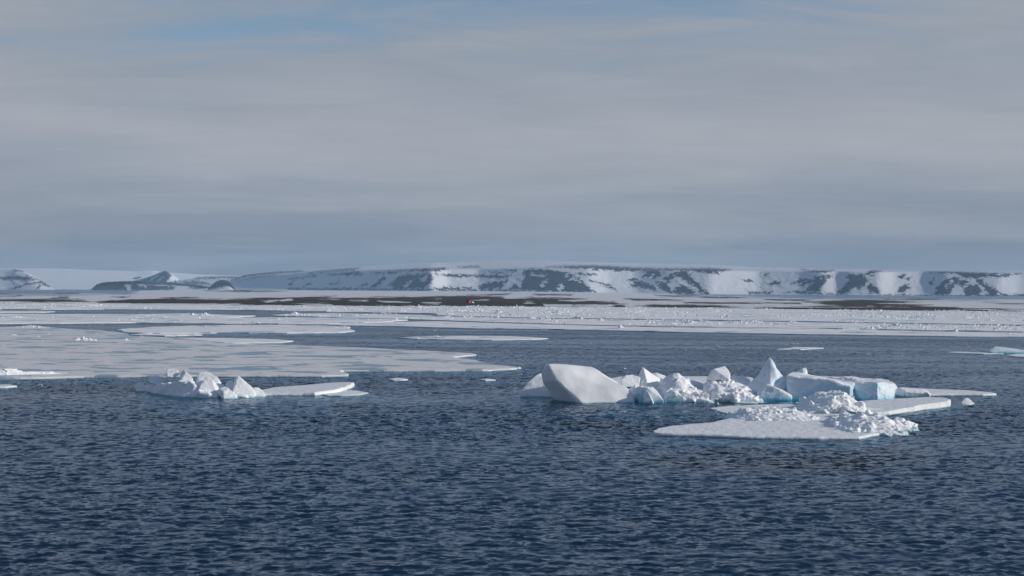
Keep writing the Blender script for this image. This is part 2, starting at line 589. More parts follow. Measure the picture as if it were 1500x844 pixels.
hill('dark_headland', 129, 330, 0.9, [(129, 427), (133, 424.5), (141, 417), (150, 414), (160, 413), (180, 412), (205, 411.8), (240, 413), (270, 415.5), (295, 418), (315, 421.5), (330, 425)],
     [(129, 427), (141, 417.6), (150, 414.8), (160, 413.8), (205, 412.8), (240, 414), (270, 416.5), (330, 425)], [(129, 427.2), (330, 424.6)], [(129, 8600), (330, 8600)], 300,
     [[(131, 427), (141, 416), (160, 413.4), (182, 413.4), (185, 426), (150, 427)], [(178, 426.5), (184, 417), (215, 416), (245, 417), (258, 421), (252, 425), (230, 426), (200, 427)],
      [(276, 421), (295, 418.5), (300, 423), (285, 424)], [(160, 412.5), (205, 411.5), (215, 413), (170, 413.6)]],
     [[(183, 415), (192, 416), (189, 423), (195, 426), (187, 425)], [(198, 415), (212, 415), (214, 420), (205, 419)], [(222, 415), (240, 415), (250, 419), (232, 418)], [(255, 420), (278, 420), (276, 423), (258, 423)]],
     M_HILL, 70, 0.3)
hill('left_snow_hill', -420, 80, 1.2, [(-420, 404), (-200, 398), (-80, 395), (-20, 394), (0, 394), (22, 393.8), (32, 396), (42, 400), (52, 405), (60, 410), (68, 416), (76, 421), (80, 424)],
     [(-420, 410), (-200, 404), (-80, 400), (0, 399), (22, 397), (42, 402), (60, 411), (76, 421.4)], [(-420, 425), (0, 425), (80, 424.6)],
     [(-420, 8900), (-100, 8750), (10, 8800), (57, 8450), (80, 8900)], 700,
     [[(-20, 407), (0, 406), (30, 403.5), (42, 406.5), (50, 410.5), (38, 412), (22, 410), (0, 409.5), (-20, 411)], [(18, 394.5), (28, 395), (36, 398), (24, 398)], [(12, 424.5), (28, 418), (55, 412.5), (62, 412), (60, 415), (40, 417.5), (25, 423)],
      [(56, 411), (64, 412), (76, 420.5), (70, 420.5), (62, 416)], [(52, 424), (58, 415.5), (60, 417), (57, 422.5)], [(38, 404.5), (50, 406.5), (60, 412), (52, 410)], [(-160, 422), (-120, 408), (-80, 404), (-60, 418), (-100, 423)], [(-330, 420), (-300, 410), (-260, 414), (-240, 422)]],
     [], M_HILL, 60)

ROCK = [
    [(568, 419), (583, 405), (597, 402), (632, 401), (634, 406), (631, 414), (620, 423), (574, 424), (578, 418)],
    [(543, 421), (562, 405), (567, 408), (550, 421.5)], [(527, 420.5), (537, 414), (538, 417), (530, 421)], [(423, 417), (431, 410.5), (428, 417.5)],
    [(444, 419.5), (457, 413.5), (450, 419)], [(482, 417.5), (487, 412.5), (486, 417.5)], [(491, 417), (497, 411.5), (495, 416.5)],
    [(478, 402.2), (505, 399.5), (525, 398.5), (532, 401.5), (510, 403.5), (482, 403.5)], [(448, 398.5), (500, 394), (527, 392.5), (520, 396.3), (480, 398.5), (455, 400.5)],
    [(330, 406), (360, 402), (380, 399.5), (440, 396), (446, 398.3), (400, 401.5), (360, 406), (335, 409)], [(345, 412), (375, 404.5), (405, 402), (400, 404), (370, 408)],
    [(421, 408.6), (460, 403.5), (464, 405), (425, 409.6)], [(545, 400), (585, 398), (584, 400.5), (550, 401.5)],
    [(583, 396), (620, 393.6), (652, 392), (657, 395), (640, 397.5), (600, 396.8)], [(638, 402), (680, 402.5), (720, 402.5), (750, 404), (730, 408), (700, 406), (660, 406)],
    [(670, 391), (700, 389.5), (703, 391.5), (675, 392.5)], [(718, 399), (737, 398.5), (732, 400.5)], [(738, 397), (757, 395.2), (750, 399)],
    [(420, 422.3), (500, 422.3), (570, 423.0), (640, 423.6), (800, 423.8), (800, 427), (640, 426), (420, 425)], [(636, 421.5), (690, 420.6), (692, 424), (640, 424)],
    [(699, 423), (704, 417), (725, 412.5), (744, 410), (738, 416), (738, 422), (705, 424)],
    [(745, 424), (750, 418), (763, 417), (766, 410), (770, 404), (764, 403), (768, 396), (775, 394), (800, 395), (825, 397), (840, 403), (848, 408), (852, 412), (862, 420), (872, 428), (830, 429), (790, 427), (760, 425)],
    [(800, 391), (830, 389.6), (870, 388.6), (900, 390), (940, 392.6), (985, 393.4), (1040, 393), (1070, 395), (1060, 398.4), (1040, 401.5), (1020, 397.5), (990, 396.4), (940, 397), (900, 396.4), (860, 394.4), (830, 392.4)],
    [(842, 401), (860, 399.6), (876, 402), (870, 403.6), (850, 402.6)], [(863, 410), (880, 413.5), (895, 417.5), (903, 426), (893, 421.5), (870, 413.6)],
    [(919, 410), (930, 407.5), (935, 411.5), (945, 413.5), (957, 418.5), (964, 429), (955, 423.5), (940, 422), (919, 420.5), (931, 416)],
    [(942, 405), (947, 396), (965, 397.5), (968, 404), (960, 409.5), (954, 408.5), (958, 402), (946, 406)], [(961, 414), (975, 411.5), (981, 422), (987, 431), (972, 426.5), (964, 420)],
    [(971, 409), (985, 400), (1005, 396.5), (1011, 405), (1021, 413), (1031, 424), (1042, 432), (1025, 430), (1019, 420), (1007, 413.5), (1000, 410), (991, 404), (980, 413)],
    [(984, 425), (1000, 416.5), (1013, 423), (1021, 431), (987, 431)],
    [(1086, 410), (1098, 408.5), (1105, 413), (1092, 414)], [(1114, 402.5), (1129, 399.5), (1121, 404.5)], [(1124, 417.5), (1135, 412.6), (1153, 411.6), (1140, 417.5), (1128, 418.6)],
    [(1156, 416), (1168, 414.6), (1166, 411), (1178, 408.5), (1187, 408.6), (1178, 413.6), (1165, 416)], [(1091, 424.6), (1105, 428.6), (1131, 427.4), (1128, 430.6), (1098, 430.6)],
    [(1148, 428), (1190, 426.4), (1222, 430.6), (1180, 430.6)],
    [(1172, 394), (1185, 396), (1205, 396), (1222, 396), (1208, 400.5), (1190, 398.5)], [(1192, 404.5), (1219, 402.5), (1216, 406.5), (1199, 407.6)],
    [(1169, 416), (1185, 410), (1205, 405.5), (1211, 408), (1209, 415), (1203, 420), (1201, 428.6), (1181, 426.6), (1184, 419), (1190, 414), (1174, 419)],
    [(1224, 430.5), (1238, 417), (1245, 410), (1237, 405.6), (1245, 401.6), (1264, 401.4), (1269, 408), (1279, 417), (1289, 425), (1286, 429), (1275, 428.5), (1268, 418.5), (1258, 424.5), (1250, 422), (1245, 427.5), (1235, 431)],
    [(1263, 402.5), (1275, 396.4), (1291, 396), (1280, 402)],
    [(1315, 404.5), (1327, 401.5), (1324, 406.5), (1318, 408.6)], [(1311, 429), (1320, 419.5), (1331, 415.5), (1334, 421), (1325, 428)], [(1360, 415), (1369, 407), (1366, 418)], [(1327, 408), (1336, 406.6), (1332, 410.6)],
    [(1350, 397), (1400, 397.5), (1440, 399.5), (1480, 401), (1497, 400.5), (1470, 405.5), (1440, 406.5), (1415, 408.5), (1402, 401.5), (1370, 399.8)],
    [(1369, 433), (1371, 423.5), (1378, 414.5), (1390, 406.6), (1405, 405.5), (1408, 411), (1398, 420), (1390, 432), (1380, 433)], [(1402, 415), (1412, 409.5), (1419, 414), (1410, 421)],
    [(1411, 424), (1420, 416.6), (1432, 417.5), (1438, 425), (1434, 434), (1414, 434)], [(1427, 410.5), (1438, 409.5), (1445, 416.5), (1460, 425.5), (1468, 431), (1450, 432), (1440, 422.5)],
    [(1270, 431.6), (1370, 432.6), (1470, 431.6), (1520, 430.6), (1520, 437), (1440, 436.6), (1370, 435)],
    [(1545, 432), (1560, 412), (1585, 404), (1600, 418), (1620, 433)], [(1660, 402), (1740, 404), (1760, 407), (1680, 408)], [(1700, 434), (1715, 415), (1745, 410), (1765, 432)]]
CUT = [[(775, 401), (800, 402), (798, 404.5), (780, 404)], [(758, 418), (761, 412), (764, 411), (762, 421)], [(826, 403), (846, 409), (850, 413.5), (835, 409)],
       [(592, 419), (606, 408), (608, 409), (596, 421)], [(614, 408), (628, 404), (624, 411), (618, 413)], [(1262, 420), (1272, 413), (1273, 416), (1265, 424)],
       [(1385, 420), (1396, 409), (1398, 410), (1387, 422)], [(790, 419), (800, 409), (803, 411), (794, 421)], [(815, 424), (822, 416), (826, 421), (820, 426)],
       [(997, 413), (1003, 409), (1012, 417), (1008, 419)]]
hill('snow_plateau', 296, 1900, 1.1,
     [(296, 425), (320, 420), (340, 412), (350, 407), (360, 402.6), (400, 398), (450, 395), (500, 392), (550, 389.5), (600, 386.5), (650, 384.5), (700, 383.5), (750, 382.8), (800, 382.6), (850, 384), (900, 385), (950, 386), (1000, 387),
      (1050, 388.5), (1100, 391), (1150, 392.5), (1200, 394), (1250, 395), (1300, 396), (1400, 397.5), (1500, 398), (1600, 400), (1900, 404)],
     [(296, 425), (320, 420.5), (350, 412), (400, 404), (450, 400), (500, 398), (550, 396), (600, 395), (700, 395), (760, 393), (850, 391.5), (950, 396), (1040, 396.5), (1100, 397.5), (1200, 397.5), (1300, 399), (1400, 399), (1500, 401), (1900, 407)],
     [(296, 425), (350, 424.6), (400, 423.8), (600, 425), (750, 426), (900, 429), (1000, 431), (1100, 431.4), (1250, 432.6), (1400, 433.6), (1500, 434.5), (1900, 436)],
     [(296, 11200), (420, 9600), (560, 7900), (632, 6700), (655, 7250), (700, 7420), (745, 7150), (800, 6900), (862, 6850), (890, 7150), (930, 7250), (985, 6950), (1040, 6850), (1065, 7050), (1110, 7350), (1170, 7200), (1205, 6950), (1225, 7100),
      (1245, 6900), (1288, 6800), (1310, 7050), (1350, 7150), (1385, 6850), (1465, 6750), (1490, 6950), (1560, 7000), (1620, 6800), (1700, 7100), (1900, 6900)],
     1700, ROCK, CUT, M_HILL, 55, 0.2, 72, 16)
hill('dark_knob', 304, 344, 0.7, [(304, 424), (309, 419), (316, 412.5), (324, 410), (332, 410.6), (337, 413), (341, 419), (344, 424)], [(304, 424.2), (316, 413.4), (324, 411), (337, 414.4), (344, 424.2)],
     [(304, 424.6), (344, 424.6)], [(304, 8200), (324, 8100), (344, 8200)], 200, [[(306, 423), (315, 412), (324, 409.5), (336, 411.5), (339, 417), (328, 421.5)]], [], M_HILL, 20, 0.2, 30, 5)

# the coastal plain: low snow land with bare tundra banks
SHORE = [(-500, 441), (-250, 443), (0, 445), (100, 445.5), (200, 446.5), (300, 447.8), (450, 448.8), (600, 449.2), (700, 449.2), (900, 450.8), (1000, 451.5), (1200, 454), (1300, 455.3), (1500, 457), (1750, 460), (2000, 462)]
BASE = [(-500, 425.6), (0, 426.0), (130, 426.4), (296, 424.9), (400, 423.8), (600, 425), (750, 426), (900, 429), (1000, 430.6), (1100, 431.2), (1250, 432.4), (1400, 433.4), (1500, 434.2), (2000, 437)]
TUNDRA = [
    [(-200, 439), (0, 438.5), (60, 438), (120, 439), (132, 441.5), (60, 442), (0, 441.5), (-200, 443)], [(73, 435.5), (100, 434.8), (99, 436.8), (75, 436.8)], [(-60, 429.5), (0, 428.6), (70, 428.2), (60, 430), (0, 431), (-60, 431)],
    [(84, 429.6), (120, 428.8), (112, 430.8), (90, 430.4)], [(-80, 434), (0, 434), (30, 433.8), (20, 435.8), (0, 435.4), (-80, 436)], [(164, 435.4), (192, 434.8), (180, 436.6)],
    [(138, 442), (200, 438.5), (260, 437), (300, 438), (330, 438.5), (380, 436), (410, 435.5), (470, 434.3), (492, 433.8), (482, 436), (560, 436), (640, 434.6), (700, 433.6), (735, 434.6), (742, 438), (780, 436), (860, 437.6), (838, 440),
     (900, 442), (906, 446), (870, 446.4), (840, 448.6), (780, 449.6), (700, 448.6), (560, 448.6), (440, 447.8), (330, 446), (250, 445), (150, 444)],
    [(893, 445), (915, 446), (917, 449), (900, 450)], [(930, 448), (960, 445.8), (1040, 446.6), (1088, 450), (1060, 452.4), (980, 451)],
    [(1083, 450.6), (1250, 448.6), (1330, 449.6), (1420, 451.8), (1500, 454.6), (1700, 458), (1700, 460), (1500, 457.4), (1400, 455.6), (1300, 454.6), (1150, 454)],
    [(1175, 442), (1260, 439.6), (1300, 440.6), (1355, 443), (1330, 445.4), (1240, 445.8), (1200, 443.6)], [(1195, 446.4), (1260, 443.8), (1365, 446.6), (1340, 449.4), (1250, 448.6)], [(1328, 448), (1404, 450), (1390, 452.6), (1330, 452.6)],
    [(685, 432.4), (748, 429.8), (738, 432.4), (700, 433.6)], [(915, 437), (1000, 439.6), (1004, 441.4), (930, 440)], [(1000, 442.6), (1170, 443.6), (1172, 445.2), (1000, 444.8)], [(1020, 434.5), (1090, 435.4), (1080, 437), (1030, 436.4)],
    [(300, 426), (360, 425.4), (420, 426.6), (360, 428)], [(1290, 437), (1380, 438), (1370, 439.6), (1300, 439)], [(240, 436), (290, 435.4), (280, 437), (250, 437.2)], [(1440, 443), (1520, 444.6), (1520, 446.4), (1450, 445.4)],
    [(530, 434.8), (600, 434.4), (590, 436)], [(1120, 438.8), (1190, 439.4), (1185, 440.8), (1130, 440.4)], [(780, 431), (840, 431.4), (835, 432.8), (790, 432.6)], [(960, 433), (1020, 433.2), (1010, 434.8), (970, 434.6)]]
TCUT = [[(385, 441), (406, 440), (405, 442.4), (390, 443.4)], [(409, 440.4), (426, 437.6), (426, 440), (412, 442.2)], [(553, 441), (580, 441.2), (602, 443), (570, 444)], [(619, 443.6), (646, 443.6), (642, 446.4), (620, 446.4)],
        [(634, 438.4), (646, 437.8), (641, 440.4)], [(688, 440), (716, 438.4), (714, 441), (692, 441.4)], [(767, 442), (782, 441.8), (781, 444.4), (769, 444.4)], [(818, 440), (862, 437.8), (862, 441), (840, 442.2)],
        [(798, 446), (830, 445.8), (842, 449.6), (798, 449.6)], [(440, 445), (490, 445.4), (486, 447), (446, 446.8)], [(512, 440.2), (540, 440), (536, 441.4)], [(470, 438), (500, 438.2), (495, 439.4)]]
pxs = np.arange(-500, 2000, 2.0)
tanx = np.array([ray(a, 422.0).x / ray(a, 422.0).y for a in pxs])
hy = 426.0 + ROLL * (pxs - 750)
Ds = H * F / (interp(SHORE, pxs) - hy)
zb = np.clip(H - (interp(BASE, pxs) - hy) * 8200 / F, -1, 8) - 0.6
NR = 380
s = (np.linspace(0, 1, NR) ** 1.0)[:, None]
Dist = Ds[None] * (11500 / Ds[None]) ** s
X = tanx[None] * Dist
bank = np.clip((Dist - Ds[None]) / 40, 0, 1)
Zp = -1.0 + 1.35 * bank + zb[None] * np.clip((Dist - 1300) / 5500, 0, 1) ** 1.1
ppx, ppy = project(X, Dist, Zp)
rk = patches(ppx, ppy, TUNDRA, TCUT, 3.0) + (fbm(X / 55, np.log(Dist) * 42, 63, 5, 0.65) - 0.5) * 20
Zp = Zp + (fbm(X / 90, Dist / 90, 31, 4) - 0.5) * 1.2 * bank + 0.25 * np.clip(rk / 4, 0, 1)
plain = grid_mesh('coastal_plain', X, Dist, Zp, M_PLAIN, {'rock': rk})
tag(plain, kind='structure')


# ------------------------------------------------------------------ ice builders
def hull_into(bm, pts):
    vs_ = [bm.verts.new(p) for p in pts]
    r = bmesh.ops.convex_hull(bm, input=vs_, use_existing_faces=False)
    junk = [e for e in r['geom_interior'] if isinstance(e, bmesh.types.BMVert)]
    junk += [e for e in r['geom_unused'] if isinstance(e, bmesh.types.BMVert)]
    bmesh.ops.delete(bm, geom=list(set(junk)), context='VERTS')


def chunk_pts(c, r, rg, flat=1.0, n=13):
    out = []
    A = Matrix.Rotation(rg.uniform(0, 6.28), 3, 'Z') @ Matrix.Rotation(rg.uniform(-0.6, 0.6), 3, 'X') @ Matrix.Rotation(rg.uniform(-0.6, 0.6), 3, 'Y')
    sx, sy, sz = rg.uniform(0.75, 1.35), rg.uniform(0.7, 1.1), rg.uniform(0.55, 1.0) * flat
    for _ in range(n):
        v = Vector((rg.uniform(-1, 1), rg.uniform(-1, 1), rg.uniform(-1, 1)))
        v = v.normalized() * rg.uniform(0.8, 1.0)
        # squarish blocks
        v = Vector((max(-0.75, min(0.75, v.x)), max(-0.75, min(0.75, v.y)), max(-0.7, min(0.7, v.z))))
        out.append(Vector(c) + A @ Vector((v.x * sx * r, v.y * sy * r, v.z * sz * r)))
    return out


TEX = {}
def cloud_tex(scale):
    if scale not in TEX:
        tx = bpy.data.textures.new('clouds', 'CLOUDS')
        tx.noise_scale = scale
        tx.noise_depth = 1 if scale > 1.5 else 3
        TEX[scale] = tx
    return TEX[scale]


def ice_body(name, hulls, mat, parent=None, voxel=0.09, smooth=2, disp=((1.6, 0.22), (0.45, 0.10)), rubble=None, seed=1, origin=None):
    """one solid of ice: convex lumps (and broken chunks) fused, softened and weathered"""
    rg = random.Random(seed)
    bm = bmesh.new()
    for h in hulls:
        hull_into(bm, h)
    if rubble:
        n, r0, r1, zmin = rubble
        bm.faces.ensure_lookup_table()
        fs = [f for f in bm.faces if f.normal.z > -0.3]
        ar = [f.calc_area() for f in fs]
        spots = []
        tries = 0
        while len(spots) < n and tries < n * 30:
            tries += 1
            f = rg.choices(fs, ar)[0]
            vv = [v.co for v in f.verts]
            a, b2 = rg.random(), rg.random()
            if a + b2 > 1: a, b2 = 1 - a, 1 - b2
            p = vv[0] + (vv[1] - vv[0]) * a + (vv[2] - vv[0]) * b2
            if p.z > zmin:
                spots.append(p.copy())
        for p in spots:
            r = r0 + (r1 - r0) * rg.random() ** 3.0
            hull_into(bm, chunk_pts(p - Vector((0, 0, r * rg.uniform(0.1, 0.6))), r, rg))
    vco = [v.co.copy() for v in bm.verts]
    if origin is None:
        cx = sum(v.x for v in vco) / len(vco); cy = sum(v.y for v in vco) / len(vco)
        origin = Vector((cx, cy, max(0.0, min(v.z for v in vco))))
    org = Vector(origin)
    bmesh.ops.translate(bm, verts=bm.verts, vec=-org)
    bmesh.ops.recalc_face_normals(bm, faces=bm.faces)
    me = bpy.data.meshes.new(name)
    bm.to_mesh(me); bm.free()
    me.materials.append(mat)
    o = bpy.data.objects.new(name, me)
    link(o, parent)
    o.location = org - (parent.location if parent else Vector((0, 0, 0)))
    m = o.modifiers.new('fuse', 'REMESH'); m.mode = 'VOXEL'; m.voxel_size = voxel; m.use_smooth_shade = True
    if smooth:
        m = o.modifiers.new('soften', 'SMOOTH'); m.factor = 0.5; m.iterations = smooth
    for sc_, st in disp:
        m = o.modifiers.new('weather', 'DISPLACE'); m.texture = cloud_tex(sc_); m.strength = st; m.mid_level = 0.5
        m.texture_coords = 'GLOBAL'
    return o


def resample(poly, step):
    out = []
    for i in range(len(poly)):
        a, b2 = Vector(poly[i]), Vector(poly[(i + 1) % len(poly)])
        n = max(1, int((b2 - a).length / step))
        for k in range(n):
            out.append(a.lerp(b2, k / n))
    return out


def rough_outline(poly, step, amp, seed):
    pts = resample(poly, step)
    n = len(pts)
    p = np.array([(q.x, q.y) for q in pts])
    nx = fbm(p[:, 0] / (step * 3.0), p[:, 1] / (step * 3.0), seed, 4) - 0.5
    ny = fbm(p[:, 0] / (step * 3.0) + 40, p[:, 1] / (step * 3.0) - 9, seed + 3, 4) - 0.5
    p[:, 0] += nx * 2 * amp; p[:, 1] += ny * 2 * amp
    return p


def offset(p, d):
    a = np.roll(p, 1, 0); c = np.roll(p, -1, 0)
    tng = c - a
    tng /= (np.linalg.norm(tng, axis=1)[:, None] + 1e-9)
    area = 0.5 * np.sum(p[:, 0] * c[:, 1] - c[:, 0] * p[:, 1])
    nrm = np.stack([tng[:, 1], -tng[:, 0]], 1) * (1 if area > 0 else -1)
    dd = d if np.isscalar(d) else np.asarray(d)[:, None]
    return p + nrm * dd


def floe(name, label, px_poly, top, mat, step=1.5, amp=0.8, seed=1, foot=None, group=None, parent=None, cat='ice floe', tilt=None):
    """flat floe: rough outline, rounded lip, wall into the water, a submerged ice foot as its part"""
    w = [G(a, b2, top) for a, b2 in px_poly]
    p = rough_outline([(v.x, v.y) for v in w], step, amp, seed)
    n = len(p)
    c = p.mean(0)
    org = Vector((c[0], c[1], 0.0))
    lip = min(0.12, top * 0.4)
    zt = lambda q: (np.zeros(len(q)) if tilt is None else ((q - c) @ np.array(tilt)))
    inner = offset(p, -lip * 1.2)
    hv = (fbm(p[:, 0] / 3, p[:, 1] / 3, seed + 7, 3) - 0.5) * top * 0.5
    rings = [np.c_[inner, top + zt(inner) + hv], np.c_[p, top - lip + zt(p) + hv * 0.6], np.c_[offset(p, 0.04), np.full(n, 0.02)], np.c_[offset(p, -0.1), np.full(n, -0.7)]]
    V = np.concatenate(rings)
    faces = []
    for k in range(3):
        for i in range(n):
            j = (i + 1) % n
            faces.append((k * n + i, (k + 1) * n + i, (k + 1) * n + j, k * n + j))
    tess = geometry.tessellate_polygon([[Vector((x, y, 0)) for x, y in inner]])
    faces += [tuple(f) for f in tess]
    o = mesh_obj(name, V, faces, mat, parent, org, smooth=False)
    bm = bmesh.new(); bm.from_mesh(o.data)
    bmesh.ops.recalc_face_normals(bm, faces=bm.faces)
    bm.to_mesh(o.data); bm.free()
    if label:
        tag(o, label, cat, group)
    if foot:
        wdt, dep = foot
        wv = wdt * (0.3 + 1.4 * fbm(p[:, 0] / 4, p[:, 1] / 4, seed + 50, 3))
        q1 = offset(p, -0.3); q2 = offset(p, wv * 0.6); q3 = offset(p, wv)
        V = np.concatenate([np.c_[q1, np.full(n, -0.10)], np.c_[q2, np.full(n, -0.6 * dep)], np.c_[q3, np.full(n, -2.2 * dep)]])
        faces = []
        for k in range(2):
            for i in range(n):
                j = (i + 1) % n
                faces.append((k * n + i, (k + 1) * n + i, (k + 1) * n + j, k * n + j))
        mesh_obj('ice_foot', V, faces, M_FOOT, o, org)
    return o


def ice_foot(px_poly, parent, depth=0.35, seed=1, step=0.8, slope=1.2):
    """submerged shelf of a berg seen through the water"""
    w = [G(a, b2, 0) for a, b2 in px_poly]
    p = rough_outline([(v.x, v.y) for v in w], step, 0.5, seed)
    n = len(p)
    c = p.mean(0)
    V = np.concatenate([np.c_[offset(p, -slope), np.full(n, -depth)], np.c_[p, np.full(n, -depth - 1.6)]])
    faces = [(i, n + i, n + (i + 1) % n, (i + 1) % n) for i in range(n)]
    faces += [tuple(f) for f in geometry.tessellate_polygon([[Vector((x, y, 0)) for x, y, z in V[:n]]])]
    return mesh_obj('ice_foot', V, faces, M_FOOT, parent, Vector((c[0], c[1], -depth)))


def col(px, y_top, y_bot, Y):               # helper: two points of one vertical line at distance Y
    return [P(px, y_top, Y), P(px, y_bot, Y)]


def lump(prof, Yf, Yb, zb=-0.6, lean=0.0):
    """convex lump: profile pixels drawn at mid depth, narrower front and back, down to zb"""
    ym = (Yf + Yb) / 2
    out = []
    for a, b2 in prof:
        out.append(P(a, b2, ym))
    cx = sum(a for a, _ in prof) / len(prof); ty = max(b2 for _, b2 in prof)
    for Y, k in ((Yf, 0.8), (Yb, 0.75)):
        for a, b2 in prof:
            q = P(cx + (a - cx) * k, b2 + (ty - b2) * (0.55 if Y == Yf else 0.4), ym)
            out.append(Vector((q.x, Y, max(q.z, zb))))
    lo = [Vector((v.x, v.y, zb)) for v in out]
    return out + lo


# ------------------------------------------------------------------ the right-hand berg group
G1 = 'bergs and blocks of the grounded group'
tilt = ice_body('iceberg', [[P(*a) for a in [
    (803, 535, 156.6), (806, 541, 156.0), (814, 556, 154.8), (836, 576, 153.6), (853, 592, 152.4),
    (793, 547, 158.4), (796, 561, 157.8), (810, 578, 156.8), (820, 592, 156.0), (797, 534, 160.0), (799, 533.4, 161),
    (832, 533.4, 159.6), (866, 537.4, 158.6), (869, 541, 158.2), (892, 553, 157.2), (917, 567, 155.6), (926, 578, 154.4), (930, 592, 153.6),
    (853, 600, 152.6), (930, 598, 153.8), (822, 598, 158), (830, 600, 162), (928, 594, 160), (868, 540, 162), (895, 556, 161)]]],
    M_SLAB, voxel=0.08, smooth=6, disp=((3.8, 0.6), (1.0, 0.05)), seed=2)
tag(tilt, 'large smooth tilted ice slab with a shaded undercut left end', 'iceberg', G1)
ice_foot([(812, 589), (930, 593), (985, 594), (1040, 592), (1035, 578), (830, 578)], tilt, 0.3, 3)

o = ice_body('iceberg', [[P(*a) for a in [(762, 574, 162), (763, 584, 161.5), (778, 555, 164), (787, 549, 165), (797, 546, 166), (815, 552, 166), (815, 566, 162), (816, 585, 161), (800, 548, 169), (768, 584, 168), (820, 585, 168), (765, 590, 163), (816, 592, 162)]]],
             M_ICE, voxel=0.09, smooth=3, disp=((1.6, 0.25), (0.5, 0.08)), seed=3)
tag(o, 'small low white ice block behind the undercut end of the tilted slab', 'iceberg', G1)
ice_foot([(755, 584), (820, 584.5), (822, 576), (762, 576)], o, 0.3, 5)

# the rubble saddle between the slab and the pyramid
sad = empty('ice_rubble_ridge', G(990, 585))
tag(sad, 'jumbled ice rubble ridge with a small sharp peak beside the tilted slab', 'ice rubble', G1)
ice_body('rubble_mound', [
    lump([(963, 568), (975, 552), (985, 547), (993, 546.6), (1003, 555), (1015, 565), (1034, 580), (1040, 586), (960, 587)], 155.0, 163),
    lump([(914, 571), (930, 566), (950, 566), (965, 570), (975, 588), (912, 588)], 155.0, 160),
    lump([(985, 586), (990, 574), (1010, 569), (1030, 573), (1046, 584), (1050, 588), (990, 590)], 154.0, 160),
    lump([(930, 572), (940, 560), (960, 557), (985, 562), (1000, 574)], 160, 166)],
    M_RUB, sad, 0.065, 3, ((0.8, 0.26), (0.25, 0.11)), (300, 0.1, 1.0, 0.02), 5)
ice_body('ice_block', [[P(*a) for a in [(934, 553, 160.5), (940.6, 537.6, 161), (943, 541, 160.5), (950, 545, 161), (968, 556, 161.5), (950, 569, 159), (932, 568, 160), (966, 568, 161), (934, 570, 164), (962, 568, 165), (943, 542, 163)]]],
         M_ICE, sad, 0.06, 2, ((0.8, 0.10), (0.3, 0.03)), seed=6)
ice_body('ice_block', [[P(*a) for a in [(909.5, 558, 159), (911, 552, 160), (918, 549.6, 160), (932, 548, 161), (938, 553, 160), (936, 568, 158.5), (911, 566, 158.5), (914, 553, 163), (936, 552, 163), (912, 570, 163), (937, 570, 163)]]],
         M_ICE, sad, 0.06, 3, ((0.8, 0.12), (0.3, 0.04)), seed=7)
ice_body('ice_block', [lump([(953, 560), (955, 547), (962, 546), (976, 551), (980, 556), (980, 566)], 162, 165.5)], M_ICE, sad, 0.07, 3, ((0.8, 0.12),), seed=8)
ice_body('ice_block', [[P(*a) for a in [(942.6, 580, 153), (944, 573, 153.2), (946.5, 572, 153.2), (950, 575, 152.6), (956, 587, 152.3), (943, 589, 152.4), (958, 590, 153), (946, 573, 155), (956, 585, 155), (943, 597, 152.6), (958, 598, 153), (950, 596, 155)]]], M_ICE, sad, 0.05, 2, ((0.4, 0.06),), seed=9)
ice_body('ice_block', [[P(*a) for a in [(932, 566, 155), (948, 568, 154), (962, 573, 154), (972, 586, 153), (950, 590, 153), (935, 575, 154), (960, 570, 157), (935, 567, 157.5), (974, 598, 154), (935, 596, 153.8), (950, 598, 153), (960, 596, 157)]]], M_BLUE, sad, 0.06, 3, ((0.6, 0.08),), seed=10)

# blocks between the ridge and the pyramid
mid = empty('ice_rubble_ridge', G(1068, 584))
tag(mid, 'broken ice rubble heap topped by a tilted smooth slab beside the pyramid peak', 'ice rubble', G1)
ice_body('rubble_mound', [lump([(1028, 583), (1032, 564), (1045, 557), (1068, 557), (1080, 563), (1095, 565), (1108, 575), (1114, 586), (1026, 587)], 155, 163)],
         M_RUB, mid, 0.065, 3, ((0.8, 0.26), (0.25, 0.11)), (240, 0.13, 1.1, 0.02), 12)
ice_body('ice_slab', [[P(*a) for a in [(1034, 558, 158.5), (1041, 543, 159), (1046, 540.4, 159), (1060.5, 536.6, 160), (1066, 541, 159.5), (1070, 547, 159), (1068, 556, 158.2), (1062, 537, 162), (1043, 542, 162), (1036, 560, 161.5), (1069, 558, 162)]]],
         M_ICE, mid, 0.06, 2, ((0.8, 0.08), (0.3, 0.03)), seed=13)
ice_body('ice_block', [lump([(1068, 566), (1070, 552), (1074, 549), (1090, 551), (1098, 556), (1100, 566)], 161, 165)], M_ICE, mid, 0.07, 2, ((0.8, 0.12),), seed=14)
ice_body('ice_block', [[P(*a) for a in [(1027, 582, 156.5), (1030, 568, 157.5), (1035, 562.5, 158), (1042, 563, 157.6), (1050, 572, 156.5), (1053, 582, 155.5), (1035, 585, 155.2), (1050, 586, 155.6), (1036, 563, 160), (1050, 580, 160)]]], M_ICE, mid, 0.06, 3, ((0.6, 0.08),), seed=15)
ice_body('ice_block', [lump([(1008, 568), (1011, 558), (1016, 556), (1030, 560), (1032, 568)], 161, 164)], M_ICE, mid, 0.07, 2, ((0.8, 0.1),), seed=16)

